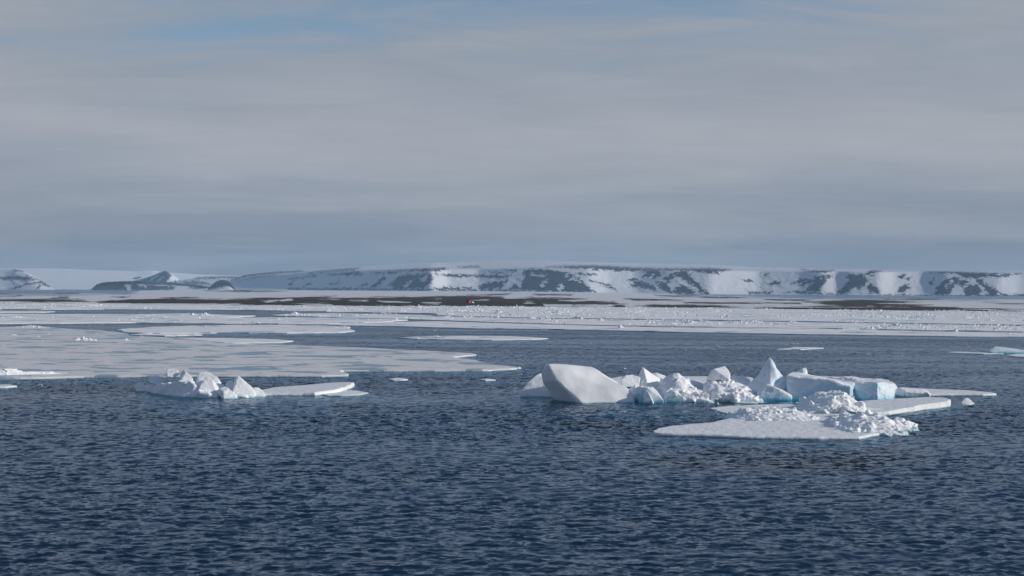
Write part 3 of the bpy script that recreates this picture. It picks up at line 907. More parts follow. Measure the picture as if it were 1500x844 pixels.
pyr = ice_body('iceberg', [
    [P(*a) for a in [(1127, 523.6, 160.4), (1125.6, 526, 160.2), (1129.5, 527, 160.0), (1135, 534.5, 160.0), (1120, 537, 159.9), (1114, 548, 159.6), (1110, 560, 159), (1138, 548, 158.8), (1128, 566, 157.6), (1140, 590, 158), (1112, 590, 158), (1128, 531, 162.6), (1116, 552, 163.6), (1140, 580, 164)]],
    [P(*a) for a in [(1116, 547, 160), (1104, 558, 159.4), (1094, 564, 159), (1091, 584, 158.4), (1124, 574, 157.4), (1128, 590, 157.2), (1100, 588, 157.6), (1120, 548, 162), (1110, 556, 164), (1098, 580, 165), (1145, 572, 165)]],
    [P(*a) for a in [(1133, 535, 160.2), (1140, 543, 160.0), (1147, 550, 159.6), (1150.5, 557, 159.4), (1153.5, 566, 159), (1152, 572, 158.4), (1144, 571, 157.8), (1130, 566, 158), (1127, 552, 158.6), (1140, 545, 163), (1152, 560, 163), (1150, 590, 159), (1130, 590, 158.6), (1152, 590, 163), (1130, 590, 163)]],
    [P(*a) for a in [(1108, 574, 157), (1120, 562.6, 156.8), (1127, 562.8, 156.8), (1135, 568, 156.2), (1150, 574, 156), (1161, 580, 155.8), (1160, 586, 155.4), (1110, 584, 155.8), (1112, 590, 155.8), (1160, 592, 155.6), (1125, 566, 159.5), (1155, 580, 159.5)]]],
    M_BLUE, voxel=0.075, smooth=5, disp=((2.2, 0.4), (0.7, 0.12), (0.3, 0.04)), seed=17)
tag(pyr, 'tall pyramid-shaped ice peak between the rubble and the flat-topped blocks', 'iceberg', G1)

tb1 = ice_body('iceberg', [[P(*a) for a in [(1151.5, 550, 158.5), (1156, 547.4, 160), (1163, 546, 161.5), (1200, 551.6, 162), (1214, 557.6, 156), (1246, 566, 155), (1252.5, 561, 157.5), (1252, 564, 156.6), (1250, 577, 156), (1244, 584, 155.2), (1158, 584, 156.2), (1152, 570, 157.8), (1160, 590, 156.5), (1244, 590, 155.4), (1240, 560, 160), (1245, 584, 160), (1160, 584, 163), (1220, 557, 161)]]],
               M_BLUE, voxel=0.08, smooth=6, disp=((2.6, 0.45), (0.9, 0.14), (0.3, 0.05)), seed=18)
tag(tb1, 'flat-topped pale blue ice block beside the pyramid peak', 'iceberg', G1)
tb2 = ice_body('iceberg', [[P(*a) for a in [(1200, 550.6, 166), (1203, 550.4, 168), (1279, 555.4, 166), (1302, 557.4, 163), (1310, 561, 160), (1315, 567, 159.6), (1310, 580, 158.6), (1305, 585, 157.6), (1262, 586, 157.2), (1255, 576, 158), (1250, 562, 159), (1285, 560.4, 157.4), (1286, 586, 156.2), (1305, 592, 157.6), (1262, 592, 157.4), (1210, 580, 163), (1300, 584, 168), (1210, 580, 168)]]],
               M_BLUE, voxel=0.08, smooth=6, disp=((2.6, 0.5), (0.8, 0.18), (0.3, 0.07)), seed=19)
tag(tb2, 'long flat-topped ice block with a sunlit square right end beside a thin floe', 'iceberg', G1)
o = ice_body('iceberg', [[P(*a) for a in [(1160, 548, 166), (1166, 546, 166), (1176, 539.6, 166), (1180, 538.4, 166.5), (1182, 541, 166), (1184, 551, 165.6), (1178, 552, 165), (1160, 556, 166), (1180, 540, 169), (1168, 548, 169), (1184, 586, 167), (1160, 586, 167), (1172, 586, 163)]]], M_ICE, voxel=0.07, smooth=2, disp=((0.8, 0.1),), seed=20)
tag(o, 'small ice fin poking up behind the flat-topped pale blue block', 'iceberg', G1)
ice_foot([(1030, 587), (1060, 589), (1110, 593), (1170, 595), (1200, 592), (1250, 590), (1320, 586), (1310, 578), (1050, 578)], pyr, 0.13, 21)

ice_foot([(1108, 584.6), (1150, 583), (1196, 584), (1200, 590), (1170, 592.6), (1130, 592), (1110, 589.6)], pyr, 0.0, 211, 0.5, 0.4)
ice_foot([(930, 587), (985, 586), (1040, 586.4), (1062, 589), (1040, 592), (985, 591.4), (940, 590.4)], tilt, 0.03, 212, 0.5, 0.4)
# flat plates of the group
G2 = 'flat ice plates round the grounded group'
fb = floe('ice_floe', 'thin flat ice plate lying behind the rubble ridge and pyramid peak', [(880, 556), (905, 552), (940, 551.6), (1000, 551), (1060, 551), (1100, 552.4), (1110, 560), (1060, 566), (960, 566), (900, 564)], 0.3, M_CLEAN, 1.0, 0.4, 22, None, G2)
fl = floe('ice_floe', 'flat snow-covered plate with a rubble front reaching toward open water', [(956, 630), (966, 627), (1010, 621), (1040, 618.6), (1070, 612), (1160, 606), (1230, 606), (1285, 614), (1330, 622), (1322, 627), (1290, 634), (1258, 640), (1200, 640.4), (1140, 639.6), (1080, 638.4), (1020, 636), (985, 635.4), (968, 634.6), (958, 633.4)],
           0.22, M_CLEAN, 0.5, 0.18, 23, (1.1, 0.35), G2)
fr_ = floe('ice_floe', 'tilted flat floe with a thick sunlit edge beside the rubble hump', [(1225, 590), (1259, 586.6), (1300, 585.4), (1349, 584.6), (1380, 585.6), (1393, 587.6), (1390, 590.4), (1360, 594), (1332, 598), (1302, 602), (1270, 603), (1240, 600)],
            0.42, M_CLEAN, 0.6, 0.22, 24, (1.6, 0.35), G2, tilt=(0.035, 0.0))
ft = floe('ice_floe', 'long thin tapering floe beside the square end of the flat-topped block', [(1312, 569), (1320, 567.4), (1350, 569), (1380, 570.6), (1420, 571.6), (1446, 574), (1460, 576.4), (1440, 577.4), (1400, 577.2), (1350, 577.4), (1312, 577.6)],
           0.24, M_CLEAN, 0.6, 0.25, 25, (1.3, 0.3), G2)
fp = floe('ice_floe', 'low wet ice plate in the turquoise pool below the pyramid peak', [(1070, 588), (1082, 585.6), (1110, 586.4), (1120, 588.6), (1100, 590), (1080, 590)], 0.10, M_CLEAN, 0.4, 0.15, 26, None, G2)
f2 = floe('ice_floe', 'low white plate between the turquoise pool and the snow mounds', [(1040, 598), (1070, 594.4), (1110, 592.6), (1150, 592), (1180, 594), (1190, 604), (1140, 607), (1080, 610)], 0.12, M_CLEAN, 0.5, 0.2, 27, (0.7, 0.3), G2)

# snow mounds and rubble on the plates
G3 = 'rubble heaped on the flat plates'
o = ice_body('rubble_mound', [lump([(1058, 613), (1075, 604), (1095, 598), (1105, 597), (1118, 600), (1135, 597.4), (1152, 597.4), (1170, 602), (1190, 608), (1214, 615), (1200, 617)], 130.5, 139, -0.1)], M_RUB, None, 0.06, 3, ((0.7, 0.22), (0.25, 0.10)), (300, 0.10, 0.75, 0.05), 31)
tag(o, 'low lumpy snow mound on the flat snow-covered plate', 'snow mound', G3)
o = ice_body('rubble_mound', [lump([(1158, 598), (1180, 585), (1198, 575), (1210, 574.6), (1226, 573), (1236, 574), (1245, 583), (1262, 594), (1278, 603), (1200, 607), (1175, 604)], 139.5, 147.5, -0.3),
                              lump([(1200, 590), (1212, 575.6), (1228, 573), (1236, 576), (1243, 590)], 140.5, 145, 0)], M_RUB, None, 0.06, 3, ((0.8, 0.30), (0.25, 0.12)), (260, 0.13, 1.1, 0.05), 32)
tag(o, 'tall rugged ice rubble hump in front of the flat-topped blocks', 'ice rubble', G3)
rf = empty('ice_rubble_heap', G(1270, 632))
tag(rf, 'rubble heap with a small fin at the tip of the snow-covered plate', 'ice rubble', G3)
ice_body('rubble_mound', [lump([(1222, 618), (1240, 611), (1260, 607), (1285, 606.6), (1300, 612), (1308, 622), (1290, 634), (1262, 639), (1248, 638)], 119.5, 132.5, -0.3),
                          lump([(1296, 620), (1306, 615.6), (1320, 619), (1338, 622.6), (1330, 627), (1300, 631)], 123.4, 129.5, -0.2),
                          lump([(1226, 640), (1230, 632), (1245, 628), (1262, 630), (1258, 640)], 118.6, 124, -0.2)],
         M_RUB, rf, 0.06, 3, ((0.7, 0.26), (0.25, 0.11)), (260, 0.1, 0.95, 0.05), 33)
ice_body('ice_fin', [[P(*a) for a in [(1228, 614, 134.6), (1230, 606, 134.8), (1233, 599.6, 135), (1236, 600.4, 134.6), (1240, 606, 134.2), (1250, 610, 134), (1256, 616, 133.4), (1226, 618, 133.8), (1246, 618, 133), (1234, 602, 136.4), (1250, 614, 136.4), (1230, 616, 136.4)]]], M_ICE, rf, 0.05, 2, ((0.5, 0.06),), seed=34)
ice_body('ice_block', [[P(*a) for a in [(1262, 606, 134.5), (1284, 605.4, 134), (1298, 609, 133), (1300.5, 614, 132), (1297, 619, 131.6), (1266, 613, 132), (1264, 610, 133), (1290, 605.6, 137), (1264, 606, 137), (1299, 614, 136), (1270, 622, 133)]]], M_ICE, rf, 0.055, 3, ((0.5, 0.08),), seed=35)
o = ice_body('rubble_mound', [lump([(1312, 577), (1316, 567.5), (1330, 568.4), (1352, 569.6), (1360, 573), (1356, 577)], 164, 168, -0.1)], M_RUB, None, 0.08, 1, ((0.4, 0.1),), (60, 0.12, 0.3, 0.1), 36)
tag(o, 'small crumbly ice rubble on the thick end of the long thin floe', 'ice rubble', G3)
o = ice_body('rubble_mound', [lump([(1255, 601), (1270, 597), (1300, 600), (1302, 604), (1262, 606)], 141, 144, -0.1)], M_RUB, None, 0.07, 1, ((0.4, 0.1),), (45, 0.1, 0.28, 0.1), 37)
tag(o, 'small crumbly ice rubble along the sunlit edge of the tilted floe', 'ice rubble', G3)

# ------------------------------------------------------------------ the left-hand berg
lb = empty('iceberg', G(295, 583))
tag(lb, 'lumpy white iceberg with shaded flank and rounded snow knobs, alone by the big floe', 'iceberg')
ice_body('ice_body', [
    [P(*a) for a in [(205, 577, 167), (208, 567, 167.6), (218, 579, 163.6), (221, 565, 164.6), (230, 563, 163.2), (246, 584, 159), (246, 563, 160.4), (262, 586, 157.8), (262, 562, 159.6), (262, 559, 168), (225, 562, 170), (212, 566, 171), (240, 584, 168), (266, 584, 166)]],
    [P(*a) for a in [(240, 584, 160), (244, 564, 160.6), (256, 586, 158), (270, 587, 157), (264, 559, 159.2), (292, 587, 156.8), (278, 558.6, 158.6), (290, 568, 157.8), (284, 559, 166), (256, 558, 167), (292, 584, 166)]],
    lump([(288, 583), (291, 566), (297, 557), (305, 553), (312, 556), (322, 566), (334, 572), (338, 584)], 156.3, 165, -0.6),
    lump([(330, 584), (334, 570), (350, 566), (372, 570), (380, 583)], 157, 164, -0.6)],
    M_ICE, lb, 0.085, 4, ((1.8, 0.55), (0.6, 0.16)), (26, 0.3, 0.75, 0.7), 41)
for i, (h_, v_) in enumerate([
        ([P(*a) for a in [(198, 566, 167), (200, 561, 167), (206, 559.6, 167.5), (211, 562, 167), (210, 568, 166), (204, 574, 165.6), (198.6, 574, 165.8), (212, 574, 165.4), (200, 563, 170), (210, 564, 170), (205, 574, 169)]], 0.06),
        ([P(*a) for a in [(218, 553, 165), (217, 558, 164), (228, 551.4, 167), (240, 552.6, 166), (243, 557, 165), (241, 563, 163.5), (232, 564, 163), (220, 561, 163.4), (222, 552, 168), (240, 554, 168), (230, 566, 167)]], 0.06),
        ([P(*a) for a in [(242, 546, 164), (245, 541, 164.6), (255, 539.8, 165), (261, 543, 164.4), (262, 549, 163.6), (256, 553, 163), (245, 552, 163), (248, 541, 168), (260, 543, 168), (252, 556, 167)]], 0.06),
        ([P(*a) for a in [(263, 553, 163), (266, 545, 163.4), (269, 542, 163.6), (273, 545, 163), (281, 553, 162.4), (284, 560, 162), (264, 560, 161.6), (270, 543, 166), (284, 560, 166), (264, 558, 166)]], 0.06),
        ([P(*a) for a in [(287, 560, 162), (290, 549, 163), (294, 545, 163.6), (303, 544.4, 164), (311, 548, 163.4), (318, 552, 162.8), (325, 562, 162), (322, 572, 160.5), (290, 574, 160), (300, 545, 167), (322, 560, 166), (290, 566, 166)]], 0.07),
        ([P(*a) for a in [(290, 583, 157), (291, 568, 157.6), (297, 558, 158.4), (304, 553.4, 159), (311, 557, 158.6), (316, 568, 158), (318, 584, 157), (300, 586, 156.6), (304, 554, 162), (316, 568, 162), (292, 568, 162)]], 0.07),
        ([P(*a) for a in [(331, 562, 161), (334, 558, 161.4), (340, 557, 161.6), (343, 561, 161), (342, 570, 160), (332, 570, 159.6), (336, 558, 164), (342, 564, 164), (334, 574, 163)]], 0.055),
        ([P(*a) for a in [(342, 564, 159), (344, 555, 159.6), (347.4, 550, 160), (350, 551, 159.8), (360, 559, 159.4), (370, 568.4, 159), (374, 576, 158.4), (372, 586, 157.4), (342, 586, 157), (341, 574, 157.8), (350, 553, 163), (372, 572, 163), (344, 570, 163)]], 0.07),
        ([P(*a) for a in [(368, 574, 159), (372, 567.6, 160), (379, 568, 160), (386, 573, 159.6), (389.5, 580, 159), (386, 584, 158.4), (370, 585, 158), (376, 568, 163), (388, 580, 162), (372, 580, 163)]], 0.06),
        ([P(*a) for a in [(319, 576, 156.6), (321, 569, 157), (329, 566.6, 157.6), (334, 568, 157), (342, 575, 156.4), (348, 583, 156), (346, 588, 155.6), (328, 588, 155.2), (327, 574, 156), (330, 568, 160), (346, 580, 160), (320, 578, 160)]], 0.06)]):
    ice_body('ice_block', [h_], M_ICE, lb, v_, 3, ((0.9, 0.14), (0.3, 0.05)), seed=50 + i)
ice_foot([(200, 575), (240, 585), (300, 587), (350, 588), (392, 586), (470, 586), (500, 580), (470, 575), (390, 572), (215, 570)], lb, 0.35, 44)
ice_foot([(382, 577), (420, 575.4), (470, 577.4), (490, 581), (460, 584.4), (410, 586), (384, 585)], lb, 0.03, 441, 0.6, 0.5)
ff = floe('ice_floe', 'smooth flat floe with a bright sloping edge beside the lumpy white iceberg', [(378, 569), (400, 566.6), (440, 563.6), (480, 561), (512, 560.4), (519, 561.4), (516, 564), (503, 569.4), (492, 572.6), (460, 575.4), (420, 575.4), (380, 575.6)], 0.35, M_CLEAN, 0.6, 0.2, 61, (2.0, 0.3), tilt=(0.03, 0.0))
f3 = floe('ice_floe', 'low tongue-shaped ice plate in front of the smooth floe with the sloping edge', [(456, 575), (470, 573), (500, 571.8), (522, 572.2), (540, 575), (528, 577.4), (500, 578.8), (480, 578.6)], 0.14, M_CLEAN, 0.5, 0.2, 62, (1.0, 0.3))

# ------------------------------------------------------------------ drifting floes and the pack
G4 = 'large floes of the drifting pack'
FL = []


def pack(label, poly, top=0.25, mat=M_FLOE, step=3.0, amp=1.3, seed=1, foot=None):
    o = floe('ice_floe', label, poly, top, mat, step, amp, seed, foot, G4)
    FL.append((o, poly))
    return o


pack('huge grey floe with many blue melt ponds behind the lumpy white iceberg',
     [(-260, 482), (-100, 480), (0, 479), (40, 478), (66, 478.4), (100, 481.6), (150, 484), (185, 488), (190, 491.4), (235, 493.6), (290, 499), (345, 503), (380, 504.4), (430, 505.6), (500, 508), (570, 511), (640, 514.6), (657, 515.6), (690, 517.6), (697, 519), (680, 520.6), (662, 522.6), (670, 525), (694, 527),
      (706, 530), (722, 533.6), (745, 536), (764, 538), (750, 540), (708, 541.4), (600, 542), (501, 542.4), (494, 543.6), (508, 546), (511, 548.6), (470, 549.6), (360, 549.4), (230, 550.2), (120, 551), (60, 552.6), (0, 553.6), (-140, 556), (-270, 552)],
     0.28, M_FLOE, 1.8, 0.9, 71, (2.2, 0.28))
pack('long flat floe with a pointed tip between two dark leads, behind the ponded floe',
     [(232, 488.2), (190, 486.6), (170, 483), (188, 480.8), (230, 478.6), (300, 476.6), (420, 475.8), (490, 477), (512, 478.8), (508, 481), (520, 484.4), (500, 486.6), (420, 487.4), (320, 487)], 0.28, M_PACK, 2.4, 1.2, 72, (2, 0.3))
pack('narrow ice tongue ending in a point above the ponded floe', [(205, 490.6), (230, 488.8), (262, 488.4), (285, 489.4), (297, 490.2), (270, 491), (240, 491.6)], 0.25, M_PACK, 2, 0.8, 73)
pack('slender pointed floe lying against the ponded floe', [(250, 494.6), (300, 494.8), (360, 495.6), (405, 497), (428, 499.2), (410, 501.4), (340, 502.6), (290, 498.4)], 0.22, M_PACK, 1.8, 0.6, 74, (1.5, 0.3))
pack('long thin floe alone in the open lead with crumbs of rubble', [(582, 494.6), (600, 493.6), (640, 492.2), (690, 491.8), (750, 492.6), (790, 494.4), (804, 495.4), (780, 497), (720, 497.6), (650, 496.8), (612, 496.4)], 0.22, M_PACK, 2, 0.7, 75, (2, 0.3))
pack('broad hummocked floe left of the shore leads, below the dark headland',
     [(-300, 462), (-100, 460), (0, 459.6), (100, 460), (220, 460), (262, 459), (300, 459.6), (345, 461.6), (371, 462.6), (350, 464.2), (300, 464.6), (360, 465), (440, 464.8), (520, 466), (600, 468.4), (560, 471.4), (480, 474), (330, 473.6), (200, 472.4), (90, 473), (0, 473.6), (-150, 475), (-300, 474)],
     0.3, M_PACK, 4, 2.0, 76)
pack('narrow strip of ice lying inside the far lead', [(-150, 456.6), (0, 455.4), (60, 455.4), (82, 456.4), (60, 457.6), (0, 457.8), (-150, 459)], 0.25, M_PACK, 3, 1.0, 77)
pack('far shore-fast ice strip below the bare tundra bank',
     [(-300, 443.6), (0, 444.6), (150, 445.4), (300, 447), (420, 448.2), (500, 448.6), (500, 455.6), (420, 455), (300, 453.6), (150, 452.6), (60, 452.8), (0, 452.4), (-300, 454)], 0.35, M_PACK, 6, 2.5, 78)
pack('wide rubble-strewn pack ice along the shore below the plateau',
     [(470, 448.4), (600, 449), (700, 449), (900, 450.4), (1000, 451), (1200, 453.6), (1300, 455), (1500, 456.6), (1800, 460), (1800, 476), (1500, 476), (1300, 472.6), (1150, 470), (1000, 468), (850, 466), (740, 464.6), (640, 461.6), (640, 459), (560, 457.6), (480, 457)], 0.35, M_PACK, 6, 2.5, 79)
pack('rough pack ice belt in front of the shore rubble',
     [(394, 461.6), (430, 459.4), (490, 459), (560, 460.2), (620, 461.4), (640, 463), (740, 466), (850, 467.4), (1000, 469.4), (1150, 471.6), (1300, 474), (1500, 477.6), (1800, 480), (1800, 486), (1500, 485.6), (1350, 483.6), (1200, 480), (1050, 479), (900, 476.6), (760, 473), (600, 467.4), (520, 465.4), (440, 463.8)], 0.33, M_PACK, 5, 2.0, 80)
pack('smooth pale ice shelf along the far edge of the open water',
     [(470, 475), (560, 472), (640, 470.6), (760, 474.2), (900, 478), (1050, 480.4), (1200, 481.4), (1350, 485.2), (1500, 487.4), (1800, 489), (1800, 497), (1500, 493.4), (1400, 492.4), (1250, 490), (1100, 487.8), (1000, 486), (900, 483.6), (800, 481.8), (700, 480.6), (620, 478.8), (560, 477), (500, 476.4)], 0.3, M_PACK, 4, 1.5, 81, (2, 0.3))
G5 = 'small floes in open water'
SMALL = [('small thin floe with crumbly top far out in open water, level with the flying bird', [(1138, 511.4), (1155, 510), (1164, 508.4), (1190, 508.6), (1206, 509.6), (1185, 511), (1172, 512), (1160, 511.4)]),
         ('thin wet strip of ice beside the turquoise wedge', [(1384, 516), (1400, 515), (1420, 515.6), (1450, 517), (1470, 518), (1440, 518.2), (1405, 517)]),
         ('low floe in front of the turquoise wedge', [(1473, 520), (1490, 518.4), (1530, 518.6), (1560, 521), (1530, 523.6), (1490, 522.4)]),
         ('small grey ice fragment off the edge ridge of the ponded floe', [(-40, 566), (-10, 563.6), (12, 563), (25, 565.4), (8, 567), (-20, 568)]),
         ('small lone bumpy floe in the dark water past the tip of the smooth sloping floe', [(570, 555), (580, 553.4), (592, 553.8), (597, 555.4), (588, 556.8), (576, 556.8)]),
         ('thin ice sliver on the dark water in front of the ponded floe tip', [(701, 555.4), (714, 554.6), (725, 556), (712, 556.8)])]
for i, (lb_, pl) in enumerate(SMALL):
    floe('ice_floe', lb_, pl, 0.16, M_CLEAN, 0.8, 0.25, 90 + i, (0.9, 0.3), G5)
o = ice_body('iceberg', [[P(*a) for a in [(1446, 514.6, 288), (1452, 511, 290), (1458, 507.6, 291), (1464, 508, 291), (1480, 511, 290), (1510, 514.4, 289), (1520, 517.6, 287), (1452, 518, 285), (1500, 518.6, 284), (1460, 508, 295), (1510, 515, 295), (1450, 521, 286), (1520, 521, 287)]]], M_TURQ, voxel=0.14, smooth=2, disp=((1.2, 0.2),), seed=97)
tag(o, 'turquoise wedge of ice with a white crest floating in open water', 'iceberg')

# ------------------------------------------------------------------ hummocks, edge ridges and rubble
PROTO = []
for k in range(14):
    bm = bmesh.new(); hull_into(bm, chunk_pts((0, 0, 0), 1.0, random.Random(300 + k), n=8))
    bmesh.ops.triangulate(bm, faces=bm.faces)
    bm.verts.ensure_lookup_table(); bm.verts.index_update()
    PROTO.append((np.array([v.co[:] for v in bm.verts]), np.array([[v.index for v in f.verts] for f in bm.faces])))
    bm.free()


def chunks_mesh(name, pts, radii, mat, seed=0, origin=None, parent=None):
    r = np.random.default_rng(seed)
    V, Fc, off = [], [], 0
    for p, rad in zip(pts, radii):
        v, f = PROTO[r.integers(len(PROTO))]
        a = r.uniform(0, 6.283)
        c_, s_ = math.cos(a), math.sin(a)
        q = v * r.uniform(0.75, 1.25, 3) * rad
        q = np.c_[q[:, 0] * c_ - q[:, 1] * s_, q[:, 0] * s_ + q[:, 1] * c_, q[:, 2]] + p
        V.append(q); Fc.append(f + off); off += len(v)
    return mesh_obj(name, np.concatenate(V), np.concatenate(Fc).tolist(), mat, parent, origin, smooth=False)


HUM = [(25, 465.5, 42, 4.5, 0), (52, 468.6, 10, 3, 0), (190, 469.6, 60, 4.5, 0), (140, 471, 16, 3, 0), (45, 479.6, 62, 5.5, 0), (18, 491, 14, 5, 0), (55, 493, 8, 4, 0), (72, 489.6, 8, 3, 0), (122, 498.5, 46, 8.5, 0), (183, 498.6, 18, 5, 0),
       (215, 489.6, 52, 5, 0), (207, 492.4, 12, 3, 0), (240, 500, 15, 3, 0), (178, 483, 7, 4, 0), (62, 500, 9, 3, 0), (300, 462.4, 30, 6.5, 0), (282, 461.4, 14, 4.5, 0), (265, 469.6, 8, 4, 0), (373, 473.6, 22, 6, 1), (408, 468.6, 8, 4, 0), (430, 460.4, 16, 7.5, 0),
       (455, 461.6, 60, 3, 0), (330, 502, 20, 3, 0), (490, 480, 25, 3.2, 0), (505, 479, 10, 3.4, 0), (640, 492.8, 20, 4.2, 0), (612, 495.4, 16, 3, 0), (140, 488.6, 6, 3, 0), (845, 466.6, 20, 6.5, 0), (909, 480, 9, 8.5, 0), (928, 479.4, 12, 3, 0), (1012, 473.6, 26, 7, 0),
       (1035, 472.6, 12, 6, 0), (1066, 465, 8, 6, 0), (1110, 471.6, 10, 4, 0), (1160, 472, 20, 5, 0), (1315, 477.4, 20, 8, 1), (1342, 475, 6, 3.6, 0), (1375, 465, 34, 4.6, 0), (1400, 485, 9, 6, 0), (1245, 482.6, 46, 5, 0), (1275, 482, 26, 6.5, 0), (730, 458.4, 12, 7, 0),
       (745, 458.6, 8, 4, 0), (780, 467, 16, 5.5, 0), (880, 469.6, 10, 6, 0), (1200, 462, 14, 4, 0), (1430, 481.6, 18, 4, 0), (1480, 489.6, 16, 4, 0), (960, 463.6, 14, 5, 0), (660, 461, 18, 4, 0), (520, 463.6, 20, 4.5, 0), (580, 468.2, 10, 4.4, 0), (1090, 462.6, 16, 4, 0),
       (590, 456.6, 16, 4.5, 0), (700, 455.4, 22, 5, 0), (820, 459, 18, 5, 0), (1330, 463.6, 22, 4, 0), (1450, 470.4, 22, 5, 0)]
def inside(x, y, poly):
    c_ = False
    for k in range(len(poly)):
        ax, ay = poly[k]; bx, by = poly[(k + 1) % len(poly)]
        if (ay > y) != (by > y) and x < (bx - ax) * (y - ay) / (by - ay + 1e-12) + ax:
            c_ = not c_
    return c_


WHERE = ['huge ponded floe', 'long pointed floe between two dark leads', 'narrow ice tongue', 'slender pointed floe', 'long thin floe alone in the open lead', 'broad hummocked floe below the dark headland', 'narrow strip in the far lead',
         'shore-fast strip below the tundra bank', 'rubble-strewn pack along the shore', 'rough pack belt off the shore rubble', 'smooth pale shelf by the open water']
for i, (a, b2, wpx, hpx, tq) in enumerate(HUM):
    c = G(a, b2, 0.3)
    sc_ = c.y / F
    w_, h_ = wpx * sc_, max(0.5, hpx * sc_)
    rg = random.Random(700 + i)
    base = [Vector((c.x + x * w_ * 0.5, c.y + 0.3 * h_ + y * min(w_, 5) * 0.35, 0.1 + z * h_)) for x, y, z in
            [(-1, 0, 0), (1, 0, 0), (0, -1, 0), (0, 1, 0), (-0.6, 0, 0.25), (0.55, 0, 0.3), (rg.uniform(-0.4, 0.4), 0, 0.6), (-0.8, 0.7, 0), (0.8, 0.7, 0), (-0.8, -0.7, 0), (0.8, -0.7, 0), (0, 0, -0.3)]]
    hs = [base]
    for k in range(int(min(60, 10 + w_ * 4))):
        x = max(-0.95, min(0.95, rg.gauss(0, 0.45)))
        top = 0.1 + h_ * 0.55 * (1 - abs(x)) * rg.uniform(0.3, 1.25)
        hs.append(chunk_pts((c.x + x * w_ * 0.5, c.y + 0.3 * h_ + rg.gauss(0, 0.3) * min(w_, 5) * 0.4, top), h_ * rg.uniform(0.14, 0.4), rg, n=9))
    o = ice_body('ice_hummock', hs, M_TURQ if tq else M_RUB, voxel=max(0.08, h_ / 14), smooth=0, disp=(), seed=i, origin=(c.x, c.y, 0.2))
    if tq:
        tag(o, 'turquoise ice heap on the floe between two leads' if a < 800 else 'turquoise ice heap in the pack ice near the edge of open water', 'ice heap')
        continue
    on = next((WHERE[k] for k, (_, pl) in enumerate(FL) if inside(a, b2, pl)), 'broken pack ice')
    size = 'wide low heap of broken ice' if wpx >= 30 else 'tall jagged ice heap' if hpx >= 6 else 'small white ice lump' if wpx <= 10 else 'low white ice heap'
    tag(o, size + ' on the ' + on, 'ice heap', size + ' on the ' + on)

# ridge along the near edge of the ponded floe
rg = random.Random(77)
hs = []
xs = [-150, -110, -80, -50, -25, -8, 4, 12, 20, 30, 45, 60, 75, 90]
hh = [0.5, 0.8, 0.7, 1.0, 0.9, 1.0, 1.35, 1.5, 1.3, 0.9, 0.85, 0.8, 0.7, 0.35]
for k in range(len(xs) - 1):
    q = []
    for x, hgt in ((xs[k], hh[k]), (xs[k + 1] + 2, hh[k + 1])):
        v = G(x, 552.6 - 0.022 * x, 0.0)
        q += [Vector((v.x, v.y + dy, z)) for dy, z in ((-0.5, 0.0), (0, hgt * 0.8), (0.7, hgt * 0.7), (1.6, 0.2), (0.5, -0.2))]
    hs.append(q)
er = ice_body('ice_ridge', hs, M_RUB, voxel=0.09, smooth=1, disp=((0.5, 0.12),), rubble=(230, 0.12, 0.42, 0.05), seed=78, origin=tuple(G(20, 553, 0)))
tag(er, 'white crumbly pressure ridge on the near edge of the ponded floe', 'ice ridge')

# rubble too small to count, scattered through the pack
def scatter(poly_px, dens, r0, r1, seed, ridged):
    w = np.array([G(a, b2, 0.3)[:2] for a, b2 in poly_px])
    r = np.random.default_rng(seed)
    lo, hi = w.min(0), w.max(0)
    n = int((hi - lo).prod() * dens)
    p = r.uniform(lo, hi, (n, 2))
    d = sdf2(p, w)
    nz = fbm(p[:, 0] / 38, p[:, 1] / 60, seed, 4)
    rid = 1 - np.abs(nz - 0.5) * 2 * 7
    keep = d & (r.random(n) < np.clip(rid * 0.95 + 0.10, 0.10, 1))
    p = p[keep]; rid = np.clip(rid[keep], 0, 1)
    rad = r0 + (r1 - r0) * r.random(len(p)) ** 3 * (0.4 + 0.6 * rid)
    z = 0.22 + rid ** 1.5 * r.random(len(p)) * (1.25 if ridged else 0.5) * r1
    return np.c_[p, z], rad


def sdf2(p, w):
    ins = np.zeros(len(p), bool)
    for i in range(len(w)):
        ax, ay = w[i]; bx, by = w[(i + 1) % len(w)]
        c = (ay > p[:, 1]) != (by > p[:, 1])
        ins ^= c & (p[:, 0] < (bx - ax) * (p[:, 1] - ay) / (by - ay + 1e-12) + ax)
    return ins


PP, RR = [], []
for k, (idx, dens, r0, r1) in enumerate([(5, 0.08, 0.13, 0.6), (7, 0.18, 0.18, 0.8), (8, 0.26, 0.18, 0.95), (9, 0.34, 0.15, 0.85), (10, 0.05, 0.10, 0.45), (1, 0.02, 0.12, 0.45)]):
    a, b2 = scatter(FL[idx][1], dens, r0, r1, 400 + k, idx in (8, 9, 7))
    PP.append(a); RR.append(b2)
PP, RR = np.concatenate(PP), np.concatenate(RR)
rub = chunks_mesh('ice_rubble', PP, RR, M_RUB, 55)
tag(rub, 'countless small blocks of broken ice scattered over the far pack', 'ice rubble', kind='stuff')
print('rubble', len(PP))

